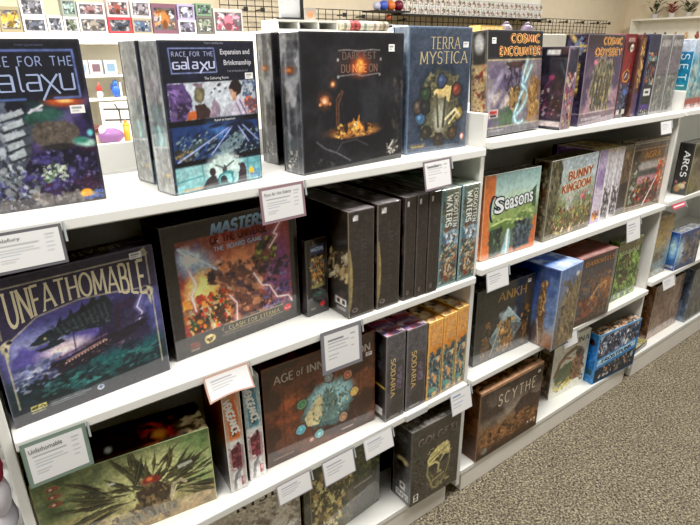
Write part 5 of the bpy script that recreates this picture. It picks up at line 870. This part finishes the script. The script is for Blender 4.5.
# ------------------------------------------------------------------ price cards on the shelf fronts
def price_card(label, x, z, w, h, frame, lines, tilt=8, yaw=0, curl=0., head=None, fr=.005, roll=0, proud=.0):
    r = empty('price_card', (x + w / 2, -.0035 - proud, z), label, 'price card', 'price cards hanging from shelf fronts', (math.radians(-tilt), math.radians(roll), math.radians(yaw)))
    S = lambda U, V, y0: np.stack([(U - .5) * w, y0 - curl * (V ** 2) * .02, -V * h + curl * .01 * np.sin(U * PI) * V], -1)
    f = MB(); fc = Cv(w, h, (150, 150), frame); fc.edge(np.array(frame) * .85, .05); f.grid(fc, lambda U, V: S(U, V, 0 * U)); fo = f.build('card_holder', M['ink'], r)
    so = fo.modifiers.new('thick', 'SOLIDIFY'); so.thickness = .0012; so.offset = 1
    p = MB(); c = Cv(w, h, (520, 520), (226, 226, 226)); rng = random.Random(int(x * 1000))
    for (u, v, l, t, col) in lines: c.rect(u, v, u + l, v + t, col, .85)
    m = fr / w; n = fr / h
    p.grid(c, lambda U, V: S(m + U * (1 - 2 * m), n + V * (1 - 2 * n), 0 * U - .0016))
    pi_ = p.build('paper_insert', M['paper'], fo)
    if head:
        hw_ = w * min(.6, .042 * len(head)); lb = MB(); letter(lb, lambda u, v, o=0.: S(np.array(u), np.array(v), np.array(-.0022 - o)), w, h, head, .1 + hw_ / w / 2, .2, hw_, h * .1, (84, 84, 88)); lb.build('lettering', M['ink'], pi_)
    k = MB(); k.bar((w * .5 + .004, -.001, .002), (w * .5 + .004, -.003, -.032), .0022, 8); k.build('hanging_clip', M['clip'], r, attr=False)
    return r
G = (150, 150, 156); DG = (110, 110, 116)
L1 = [(.08, .3, .6, .025, DG), (.1, .42, .5, .02, G), (.1, .5, .58, .02, G), (.1, .58, .3, .02, (140, 160, 180)), (.1, .7, .26, .018, G), (.1, .77, .2, .018, G), (.78, .14, .14, .03, G), (.78, .24, .12, .02, G), (.78, .38, .12, .02, G), (.78, .5, .13, .02, G), (.78, .62, .1, .02, G)]
L2 = [(.1, .16, .45, .05, DG), (.1, .26, .6, .025, G), (.1, .36, .5, .02, G), (.1, .46, .56, .02, G), (.1, .6, .3, .02, G), (.1, .7, .24, .02, G), (.75, .14, .14, .04, G), (.76, .3, .1, .02, G), (.76, .5, .1, .02, G)]
L3 = [(.1, .2, .5, .05, (136, 136, 160)), (.1, .34, .6, .03, G), (.1, .48, .5, .03, G), (.1, .6, .4, .03, G)]
price_card('grey framed price card under the starship box, cut by the left picture edge', 0.026, 1.264, .112, .068, (112, 110, 116), L1, 6, head='Kulafury')
price_card('mauve framed price card under the three picture boxes', .512, 1.266, .109, .078, (158, 130, 140), L1, 4, head='Race for the Galaxy', fr=.006, roll=-1)
price_card('grey framed price card hanging above the thin black spines', .978, 1.264, .108, .076, (140, 126, 134), L2, 10, yaw=4, head='Terra Mystica')
price_card('green framed price card below the sea monster box', -.003, .872, .111, .094, (126, 146, 134), L1, 4, head='Unfathomable', fr=.0075)
price_card('salmon framed curled price card above the maroon beast spines', .346, .874, .108, .058, (206, 166, 150), L3, 16, curl=.6, fr=.004)
price_card('wide grey framed price card covering part of the rust brown box', .652, .878, .128, .116, (134, 132, 140), L2, 5, fr=.010, roll=1.5)
price_card('white price card over the stone grey box lettering', .500, .485, .104, .058, (170, 160, 166), L3, 12, fr=.003)
price_card('white price card over the olive ruin box', .642, .484, .107, .074, (160, 156, 162), L3, 12, fr=.003)
price_card('white price card just left of the bronze mask box', .786, .486, .107, .062, (206, 206, 208), L3, 14, fr=.002)
price_card('white price card with blue print above the bronze mask box, by the upright', 1.145, .489, .096, .078, (206, 210, 214), [(.08, .14, .4, .06, (80, 110, 170)), (.08, .3, .6, .03, G), (.08, .5, .5, .03, (120, 140, 190)), (.08, .66, .4, .03, G)], 12, fr=.002)
price_card('curved white price card above the pyramid box', 1.272, .884, .108, .066, (196, 196, 200), L3, 7, curl=.1, fr=.003, proud=.002)
price_card('small white price card at the right end of the middle top board', 2.252, 1.262, .088, .05, (206, 206, 206), L3, 12, fr=.002)
price_card('white price card above the green jungle box', 2.122, .888, .108, .09, (206, 206, 208), L3, 10, fr=.002)
price_card('white price card over the cream bear box', 1.774, .487, .096, .054, (206, 200, 204), L3, 14, fr=.002)
price_card('white price card on the far bay above the wood toned box', 2.575, .512, .12, .052, (214, 210, 210), L3, 16, fr=.002)
price_card('pink edged price card on the far bay second board', 2.505, .888, .12, .024, (206, 90, 110), [], 30, fr=.009)
price_card('blank white card jutting from the board beside the pyramid box', 1.655, .489, .11, .03, (214, 214, 214), [], 62, fr=.002)
mb = MB(); mb.box(0, -.003, -.02, .09, .0, .0); o = mb.build('rail_label_strip', M['rail'], attr=False); o.location = (.955, -.0015, .492); tag(o, 'short clear label strip on the shelf front above the black mask box', 'label strip')
# ------------------------------------------------------------------ plush toys in the bay at the far left
pm = mat('white_plush', (226, 224, 232), rough=.95, bump=.3, bscale=90)
def plush(label, loc, blobs, mats, name='plush_toy'):
    r = empty(name, loc, label, 'plush toy')
    for part, m, lst in blobs:
        b = MB()
        for c, q, s in lst: b.ball(c, q, nu=18, nv=12, jit=.05, seed=s)
        b.build(part, mats[m], r, smooth=True, attr=False)
    return r
PM = {'w': pm, 'n': mat('navy_plush', (34, 38, 78), rough=.9), 'r': mat('crimson_cloth', (150, 34, 60), rough=.85), 'b': mat('blue_cloth', (50, 70, 150), rough=.85), 'p': mat('pink_plush', (226, 190, 186), rough=.9)}
plush('white plush toy with a crimson shirt, left of the nearest upright', (-.102, .07, .608), [('body', 'w', [((.004, 0, .075), (.066, .055, .07), 1)]), ('arm', 'w', [((.042, -.02, .145), (.027, .03, .05), 2)]), ('arm', 'w', [((-.06, -.01, .12), (.026, .026, .06), 3)]), ('shirt', 'r', [((.026, -.02, .205), (.042, .04, .05), 4)]), ('head', 'w', [((-.03, 0, .28), (.05, .045, .045), 5)]), ('leg', 'w', [((.035, -.05, .04), (.03, .045, .032), 6)]), ('leg', 'w', [((-.05, -.05, .04), (.03, .045, .032), 7)])], PM)
plush('navy plush toy with a red hood behind the white plush toy', (-.125, .22, .608), [('body', 'n', [((0, 0, .12), (.085, .06, .115), 1)]), ('hood', 'r', [((.02, 0, .29), (.066, .05, .07), 2)]), ('scarf', 'b', [((.045, -.03, .225), (.045, .04, .04), 3)]), ('face', 'p', [((.045, -.045, .29), (.03, .016, .032), 4)])], PM)

# ------------------------------------------------------------------ things beyond the bays
def fixture_part(r, n, b, m):
    q = MB(); q.box(*b); return q.build(n, m, r, attr=False, bevel=.004)
fx = empty('display_fixture', (0, 3.4, 0), 'cream display fixture behind the bays carrying the figure boxes', 'display fixture')
fixture_part(fx, 'upper_board', (-1.6, .3, 1.6, 2.46, .92, 1.675), M['fixture'])
fixture_part(fx, 'back_panel', (-1.6, .88, 0, 2.46, .92, 1.6), M['fixture'])
for z in (1.372, 1.19): fixture_part(fx, 'shelf_board', (-1.6, .5, z - .02, 2.46, .88, z), M['fixture'])
fixture_part(fx, 'lower_counter', (-1.6, .12, .0, 2.46, .5, .86), M['fixture'])
fixture_part(fx, 'side_panel', (-1.64, .12, 0, -1.6, .92, 1.6), M['fixture']); fixture_part(fx, 'side_panel', (2.46, .3, 0, 2.5, .92, 1.6), M['fixture'])
def figure_box(label, x0, x1, z0, z1, rim, blob, seed, y=3.78):
    w = x1 - x0 - .006; h = z1 - z0
    r = empty('figure_box', (x0 + .003, y, z0), label, 'figure box', 'window boxes of figures on the cream fixture')
    b = MB(); b.box(0, .004, 0, w, .09, h, np.array(rim)); k = .012
    for q in ((0, 0, 0, w, .004, h * .14), (0, 0, h * .86, w, .004, h), (0, 0, h * .14, k, .004, h * .86), (w - k, 0, h * .14, w, .004, h * .86)): b.box(*q, np.array(rim))
    b.build('carton', M['print'], r)
    wn = MB(); c = Cv(w - 2 * k, h * .72, (230, 230), (92, 90, 94)); rng = random.Random(seed)
    c.cloud((110, 108, 114), seed, 4, .52, .15, .8); dk = [blob, tuple(int(v * .55) for v in blob), (46, 44, 50), (206, 204, 204), tuple(int(min(255, v * 1.3)) for v in blob)]
    c.speck(.08, .1, .92, .9, dk, 34, .06, .16, seed, a=.85); c.ell(.5, .42, .16, .26, blob, .4); c.ell(.5, .75, .12, .22, dk[1], .4)
    wn.grid(c, lambda U, V: np.stack([k + U * (w - 2 * k), 0 * U + .0035, h * .86 - V * h * .72], -1)); wn.build('window', M['wrap'], r)
    return r
W_ = (226, 224, 222)
for i, (x0, x1, h, rim, blob, lb) in enumerate(((.552, .69, .17, (150, 140, 110), (206, 160, 60), 'tall box with a yellow figure, lower row far left'), (.692, .848, .104, W_, (90, 96, 110), 'white rimmed figure box right of the tall yellow figure'), (.85, .958, .119, W_, (110, 114, 130), 'narrow white rimmed figure box, third in the lower row'), (.96, 1.066, .113, W_, (100, 110, 90), 'narrow figure box with olive figure, lower row'), (1.068, 1.27, .118, (214, 212, 206), (150, 140, 130), 'wide figure box with grey figure left of the red rimmed one'), (1.272, 1.456, .118, (206, 60, 70), (60, 64, 76), 'red rimmed figure box in the lower row'), (1.458, 1.618, .115, (160, 150, 130), (70, 96, 130), 'figure box with blue figure beside the red rimmed one'), (1.62, 1.828, .228, (120, 84, 100), (200, 120, 60), 'tall purple and orange figure box'), (1.83, 1.99, .111, W_, (120, 116, 140), 'white rimmed figure box right of the tall purple one'), (1.992, 2.146, .146, (110, 108, 100), (140, 150, 130), 'dark rimmed figure box beside the pink figure'), (2.148, 2.426, .208, (200, 190, 186), (226, 120, 140), 'large figure box with a pink figure at the right end'))):
    figure_box(lb, x0, x1, 1.6755, 1.6755 + h, rim, blob, i + 3)
for i, (x0, x1, zz, h, rim, blob, lb) in enumerate(((.692, .848, 1.780, .13, W_, (120, 120, 130), 'white figure box stacked second from left in the upper row'), (.962, 1.066, 1.789, .12, (140, 150, 140), (150, 180, 170), 'pale green figure box in the upper row'), (1.07, 1.268, 1.794, .098, W_, (150, 110, 110), 'wide upper row figure box with rosy figure'), (1.28, 1.45, 1.794, .125, (206, 190, 186), (150, 80, 70), 'upper row figure box above the red rimmed box'), (1.46, 1.618, 1.791, .13, W_, (150, 140, 150), 'upper row figure box touching the tall purple one'), (1.835, 1.985, 1.787, .118, (170, 160, 200), (190, 186, 226), 'lilac figure box in the upper row'), (1.998, 2.14, 1.822, .095, (120, 150, 120), (90, 130, 110), 'green figure box topmost at the right'))):
    figure_box(lb, x0, x1, zz + .0005, zz + h, rim, blob, i + 40)
def small_thing(name, label, cat, loc, build, m, group=None, smooth=False):
    b = MB(); build(b); o = b.build(name, m, smooth=smooth); o.location = loc; return tag(o, label, cat, group)
for i, (x, cc, lb) in enumerate(((1.02, (206, 216, 226), 'pale blue'), (1.125, (236, 230, 232), 'white and plum'), (1.24, (200, 212, 226), 'white and blue'))):
    def bld(b, cc=cc, i=i):
        c = Cv(.095, .11, (240, 240), cc); c.rect(.2, .25, .85, .8, ((150, 170, 200), (120, 96, 108), (130, 160, 190))[i], 1, .05).edge((245, 245, 245), .05)
        b.grid(c, lambda U, V: np.stack([U * .095, 0 * U, .11 - V * .11], -1)); b.box(0, .002, 0, .095, .06, .11, np.array(cc))
    small_thing('gift_box', lb + ' little gift box on the fixture shelf seen through the gap', 'gift box', (x, 3.95, 1.3725), bld, M['print'], 'little gift boxes seen through the gap')
small_thing('figurine', 'tiny red figurine on white base seen through the gap', 'figurine', (1.17, 3.95, 1.1905), lambda b: (b.ball((0, 0, .03), (.025, .02, .03), (240, 236, 230)), b.ball((0, 0, .075), (.022, .018, .026), (206, 60, 60)), b.ball((0, 0, .11), (.012, .012, .014), (226, 120, 110))), M['print'])
small_thing('figurine', 'blue figurine on the same shelf as the red one', 'figurine', (1.30, 3.95, 1.1905), lambda b: (b.ball((0, 0, .05), (.035, .03, .05), (50, 100, 190)), b.ball((.0, 0, .115), (.022, .02, .024), (70, 130, 210)), b.ball((-.03, 0, .08), (.012, .012, .03), (40, 80, 160)), b.box(.03, -.01, 0, .045, .01, .12, (230, 236, 240))), M['print'])
rk = empty('peg_rack', (1.16, 3.9, 1.0), 'black two bar peg rack behind the gap', 'rack')
q = MB()
for z in (.115, .03):
    q.bar((-.02, -.1, z), (.35, -.1, z - .02), .008)
q.build('bar', M['black'], rk, attr=False)
for x in (.1, .24):
    q = MB(); q.bar((x, 0, .14), (x, -.1, .09), .006); q.bar((x, -.1, .11), (x, -.1, 0), .006); q.build('hook', M['black'], rk, attr=False)
q = MB(); q.box(-.02, .0, -.999, .35, .02, .16); q.build('back_board', M['fixture'], rk, attr=False)
small_thing('plush_ball', 'purple plush lump on the counter seen through the gap', 'plush toy', (1.13, 3.66, .8605), lambda b: (b.ball((0, 0, .06), (.1, .07, .06), (140, 96, 150), jit=.12), b.ball((-.06, -.02, .11), (.03, .02, .04), (226, 206, 226))), M['print'], smooth=True)
small_thing('bottle', 'yellow bottle standing beside the purple plush lump', 'bottle', (1.262, 3.68, .8605), lambda b: (b.bar((0, 0, 0), (0, 0, .13), .025, 12, (214, 160, 50)), b.bar((0, 0, .13), (0, 0, .17), .012, 10, (190, 130, 40)), b.ball((0, 0, .13), .025, (214, 160, 50))), M['print'], smooth=True)
small_thing('gift_box', 'beige trinket box on the counter left of the purple lump', 'gift box', (1.0, 3.72, .8605), lambda b: (b.box(0, 0, 0, .08, .06, .1, (206, 190, 170)), b.ball((.04, .0, .12), (.045, .03, .03), (110, 70, 60), jit=.4)), M['print'])
# wire grid on the far wall
for gi, (x0, x1, lb) in enumerate(((2.56, 5.5, 'black wire grid panel on the far wall above the tall blue box'), (5.52, 9.75, 'black wire grid panel on the far wall ending right of centre'))):
    q = MB(); z0, z1 = .002, 1.972
    for k in range(int((x1 - x0) / .098) + 1): q.bar((x0 + k * .098, 4.52, z0), (x0 + k * .098, 4.52, z1), .0045, 5)
    for k in range(8): q.bar((x0, 4.514, z1 - k * .1), (x1, 4.514, z1 - k * .1), .0045, 5)
    if gi == 0:
        for k in range(3): q.bar((x0, 4.52, z1 + .1 * k), (x0 + .75, 4.52, z1 + .1 * k), .0045, 5)
        for k in range(8): q.bar((x0 + k * .098, 4.52, z1), (x0 + k * .098, 4.52, z1 + .2), .0045, 5)
    tag(q.build('wire_grid_panel', M['black'], attr=False), lb, 'grid panel', 'wire grid panels')
for k, (x, z) in enumerate(((2.76, 1.93), (2.95, 1.93), (3.5, 1.91), (3.98, 1.91), (4.25, 1.90), (4.9, 1.88), (7.0, 1.925), (7.3, 1.922), (7.6, 1.92), (7.86, 1.918), (8.3, 1.925), (8.75, 1.925), (9.2, 1.925), (9.55, 1.925))):
    small_thing('hanging_hook', 'empty black peg hook on the far wire grid', 'peg hook', (x, 4.5, z), lambda b: (b.bar((0, 0, 0), (0, -.14, .0), .008), b.box(-.02, -.15, -.02, .02, -.13, .02)), M['black'], 'empty peg hooks on the wire grid')
# blister packs above the rail
rl = empty('display_rail', (4.8, 4.5, 1.93), 'long black wall rail under the hanging blister packs', 'rail')
q = MB(); q.box(0, -.16, .0, 2.95, .0, .018); q.build('ledge', M['black'], rl, attr=False)
q = MB(); q.box(0, -.012, .018, 2.95, .0, .4); q.build('backing', M['fixture'], rl, attr=False)
pc = Cv(.085, .1, (260, 260), (232, 228, 220)); pc.rect(.1, .05, .9, .2, (206, 190, 196)); pc.speck(.2, .3, .8, .85, [(120, 90, 70), (80, 90, 100), (190, 150, 100), (60, 60, 60), (150, 110, 110)], 9, .1, .17, 5)
def pack_mesh(seed):
    c = Cv(.085, .1, (260, 260), (232, 228, 220)); c.rect(.1, .05, .9, .2, random.Random(seed).choice([(206, 190, 196), (190, 206, 200), (214, 200, 160), (200, 196, 214)])); c.speck(.25, .32, .75, .82, [(120, 90, 70), (80, 90, 100), (190, 150, 100), (60, 60, 60), (150, 110, 110)], 7, .1, .17, seed)
    b = MB(); b.grid(c, lambda U, V: np.stack([U * .085, 0 * U, .1 - V * .1], -1)); b.box(0, .002, 0, .085, .012, .1, (225, 222, 214)); return b.build('blister_pack', M['print'])
protos = [pack_mesh(s) for s in range(6)]; used = [0] * 6
for row in range(2):
    for k in range(29):
        j = (k * 5 + row * 3) % 6; o = protos[j] if not used[j] else protos[j].copy()
        if used[j]: COL.objects.link(o)
        used[j] = 1; o.location = (4.86 + k * .098, 4.40 - row * .0, 1.949 + row * .1006)
        tag(o, 'small white blister pack in the rows above the far rail', 'blister pack', 'white blister packs above the far rail')
for k, (x, z, r, cc, lb) in enumerate(((4.50, 2.021, .055, (70, 96, 190), 'blue plush ball at the top of the grid'), (4.612, 2.021, .055, (226, 120, 60), 'orange plush ball beside the blue one'), (4.73, 2.026, .06, (110, 30, 50), 'dark red plush ball at the right of the three'), (4.398, 2.011, .045, (190, 190, 214), 'pale plush ball left of the blue one'), (4.58, 1.90, .032, (190, 90, 60), 'small brown ball under the orange one'))):
    small_thing('hanging_ball' if k == 4 else 'plush_ball', lb, 'plush toy', (x, 4.3, z), lambda b: b.ball((0, 0, 0), r, cc, 16, 10), M['print'], 'plush balls on the wire ledge', True)
q = MB(); q.box(4.33, 4.2, 1.95, 4.83, 4.49, 1.9655); tag(q.build('shelf_ledge', M['black'], attr=False), 'black ledge under the coloured plush balls', 'ledge')
# white cabinet row with cubby organiser
cb = empty('storage_cabinet', (1.8, 2.15, 0), 'long white cabinet mostly hidden behind the top row of boxes', 'cabinet')
q = MB(); q.box(0, 0, .08, 3.1, .4, 1.655); q.build('carcass', M['fixture'], cb, bevel=.004, attr=False)
q = MB(); q.box(.03, .04, 0, 3.07, .38, .08); q.build('plinth', M['kick'], cb, attr=False)
co = empty('cubby_organiser', (1.845, 2.18, 1.6555), 'white organiser of three cubbies on the long cabinet', 'organiser')
for n, b in (('top_board', (0, 0, .05, .46, .2, .062)), ('bottom_board', (0, 0, 0, .46, .2, .008)), ('back_panel', (0, .192, .008, .46, .2, .05)), ('divider', (0, 0, .008, .01, .19, .05)), ('divider', (.15, 0, .008, .16, .19, .05)), ('divider', (.3, 0, .008, .31, .19, .05)), ('divider', (.45, 0, .008, .46, .19, .05))):
    q = MB(); q.box(*b); q.build(n, M['laminate'], co, attr=False)
for k in range(5):
    cc = [(196, 190, 170), (170, 70, 70), (190, 196, 180), (200, 190, 176), (160, 150, 130)][k]
    small_thing('rolled_mat', ('cream', 'red', 'sage', 'ivory', 'tan')[k] + ' rolled mat end, one of five lying on the long cabinet', 'rolled mat', (2.36 + k * .085, 2.2, 1.69), lambda b: (b.bar((-.04, 0, 0), (.042, 0, .0), .033, 14, cc), b.bar((-.01, 0, 0), (.012, 0, 0), .0335, 14, np.array(cc) * .7)), M['print'], 'row of rolled mats on the cabinet')
small_thing('storage_tin', 'pale blue tin between rolled mats and tall blue box', 'tin', (2.80, 2.2, 1.6555), lambda b: (b.box(0, 0, 0, .15, .12, .045, (190, 200, 222)), b.box(.0, -.003, .03, .15, .123, .048, (214, 220, 234))), M['print'])
small_thing('counter_display', 'yellow counter box with small square pictures', 'counter display', (3.75, 2.2, 1.6555), lambda b: (b.box(0, 0, 0, .3, .12, .06, (214, 180, 100)), [b.box(.02 + k * .055, -.003, .025, .06 + k * .055, 0, .05, (236, 214, 160)) for k in range(5)]), M['print'])
for k in range(2): small_thing('dice_bag', ('grey dice bag right of the yellow counter box', 'purple grey dice bag, the farther of two')[k], 'dice bag', (4.2 + k * .3, 2.3, 1.6555), lambda b: (b.ball((0, 0, .04), (.07, .05, .045), (130, 120, 130) if k == 0 else (110, 96, 116), jit=.1), b.ball((0, 0, .085), (.03, .025, .02), (100, 92, 104))), M['print'], None, True)
st = empty('sign_stand', (2.03, 2.3, 0), 'pale grey upright sign panel with a black edge above the campfire box', 'sign')
q = MB(); q.box(-.09, 0, 1.735, .06, .012, 2.1); q.build('panel', M['rail'], st, attr=False)
q = MB(); q.box(.06, -.004, 1.72, .085, .016, 2.1); q.build('edge_strip', M['black'], st, attr=False)
q = MB(); q.box(-.09, -.04, 1.7185, .085, .05, 1.735); q.build('foot', M['black'], st, attr=False)
small_thing('picture_card', 'small picture card with an orange leaf on the organiser', 'card', (2.09, 2.25, 1.7185), lambda b: (b.box(0, 0, 0, .09, .004, .075, (170, 160, 150)), b.ball((.045, -.002, .035), (.025, .004, .022), (206, 130, 90))), M['print'])
# far right shelf with potted plants
ws = empty('mounted_shelf', (10.2, 4.3, 0), 'white wall shelf with potted plants on the right wall', 'shelf')
for n, b in (('top_board', (-.02, -3.2, 1.975, .28, .02, 2.0)), ('lower_board', (-.02, -3.2, 1.62, .28, .0, 1.645)), ('side_panel', (-.02, 0, 1.62, .28, .02, 1.975)), ('back_panel', (.26, -3.2, 1.645, .28, 0, 1.975))):
    q = MB(); q.box(*b); q.build(n, M['fixture'], ws, attr=False)
lf = mat('leaf_green', (70, 84, 56), rough=.6, mottle=.3); lr = mat('leaf_red', (150, 60, 60), rough=.6, mottle=.3)
for k, (y, m, pc_, lb) in enumerate(((4.0, lf, (200, 200, 196), 'tall spindly potted plant, leftmost on the white wall shelf'), (3.72, lr, (206, 200, 190), 'red leaved potted plant, middle of the three'), (3.46, lf, (190, 186, 176), 'dark green bushy potted plant, rightmost of the three'))):
    r = empty('potted_plant', (10.33, y, 2.0005), lb, 'plant', 'potted plants on the white wall shelf')
    q = MB(); q.bar((0, 0, 0), (0, 0, .07), .05, 14, pc_); q.build('pot', M['print'], r, smooth=False)
    q = MB(); rng = random.Random(k)
    for i in range(26):
        a = rng.uniform(0, 2 * PI); t = rng.uniform(.02, .13 if k != 0 else .15); hh = rng.uniform(.1, .24 if k else .3); p = np.array((t * math.cos(a), t * math.sin(a), hh)); d = np.array((math.cos(a), math.sin(a), .5)) * .05; s = np.array((-math.sin(a), math.cos(a), 0)) * .022
        q.quad([p - d, p + s, p + d, p - s])
        if i % 3 == 0: q.bar((0, 0, .06), p, .004, 4)
    q.build('foliage', m, r, attr=False)
for k in range(12):
    cc = [(90, 92, 80), (120, 110, 100), (96, 100, 84), (190, 150, 120), (214, 170, 130), (150, 80, 70), (60, 60, 60)][k % 7]
    small_thing('miniature', 'tiny painted miniature on the lower board of the white wall shelf', 'miniature', (10.3, 4.1 - k * .17, 1.6455), lambda b: (b.bar((0, 0, 0), (0, 0, .015), .035, 10, (60, 60, 58)), b.ball((0, 0, .06), (.03, .03, .045), cc, 10, 7, .3, k), b.ball((.0, 0, .115), .02, cc, 8, 6)), M['print'], 'tiny miniatures on the white wall shelf')

# ------------------------------------------------------------------ light + camera
w = bpy.data.worlds.new('shop_ambient'); w.use_nodes = True; SC.world = w
bgn = w.node_tree.nodes['Background']; bgn.inputs['Color'].default_value = (1, .97, .92, 1); bgn.inputs['Strength'].default_value = .22
def area(name, loc, sx, sy, e, col=(1, .965, .91), rot=(0, 0, 0)):
    l = bpy.data.lights.new(name, 'AREA'); l.shape = 'RECTANGLE'; l.size = sx; l.size_y = sy; l.energy = e; l.color = col
    o = bpy.data.objects.new(name, l); o.location = loc; o.rotation_euler = rot; COL.objects.link(o); return o
for k, x in enumerate((-.6, 1.3, 3.2)): area('ceiling_light', (x, -.7, 3.05), 1.2, .6, 56)
for x in (.5, 2.8, 5.2, 8.2): area('ceiling_light', (x, 2.2, 3.2), 1.2, .6, 150 if x < 1 else 85)
area('fixture_fill', (1.1, 3.82, 1.57), 1.8, .06, 5)  # added fill lamp without a visible source, brightens the display fixture
cam = bpy.data.cameras.new('camera'); cam.sensor_width = 36; cam.lens = 544.04 / 700 * 36; cam.clip_start = .02
co_ = bpy.data.objects.new('camera', cam); COL.objects.link(co_); SC.camera = co_
yaw, pit, roll = math.radians(36.859), math.radians(21.2096), math.radians(-.6184)
fwd = Vector((math.sin(yaw) * math.cos(pit), math.cos(yaw) * math.cos(pit), -math.sin(pit))); rt = Vector((math.cos(yaw), -math.sin(yaw), 0)); up = rt.cross(fwd)
r2 = rt * math.cos(roll) + up * math.sin(roll); u2 = -rt * math.sin(roll) + up * math.cos(roll)
mw = Matrix((r2, u2, -fwd)).transposed().to_4x4(); mw.translation = Vector((0, -1, 1.5285)); co_.matrix_world = mw
SC.view_settings.view_transform = 'Standard'; SC.view_settings.look = 'None'; SC.view_settings.exposure = 0
SC.cycles.use_denoising = True; SC.cycles.max_bounces = 6; SC.cycles.sample_clamp_indirect = 4; SC.cycles.caustics_reflective = False; SC.cycles.caustics_refractive = False
vs = SC.view_settings; vs.use_curve_mapping = True; cm = vs.curve_mapping; cm.black_level = (.0055, .0055, .0055); cm.update()
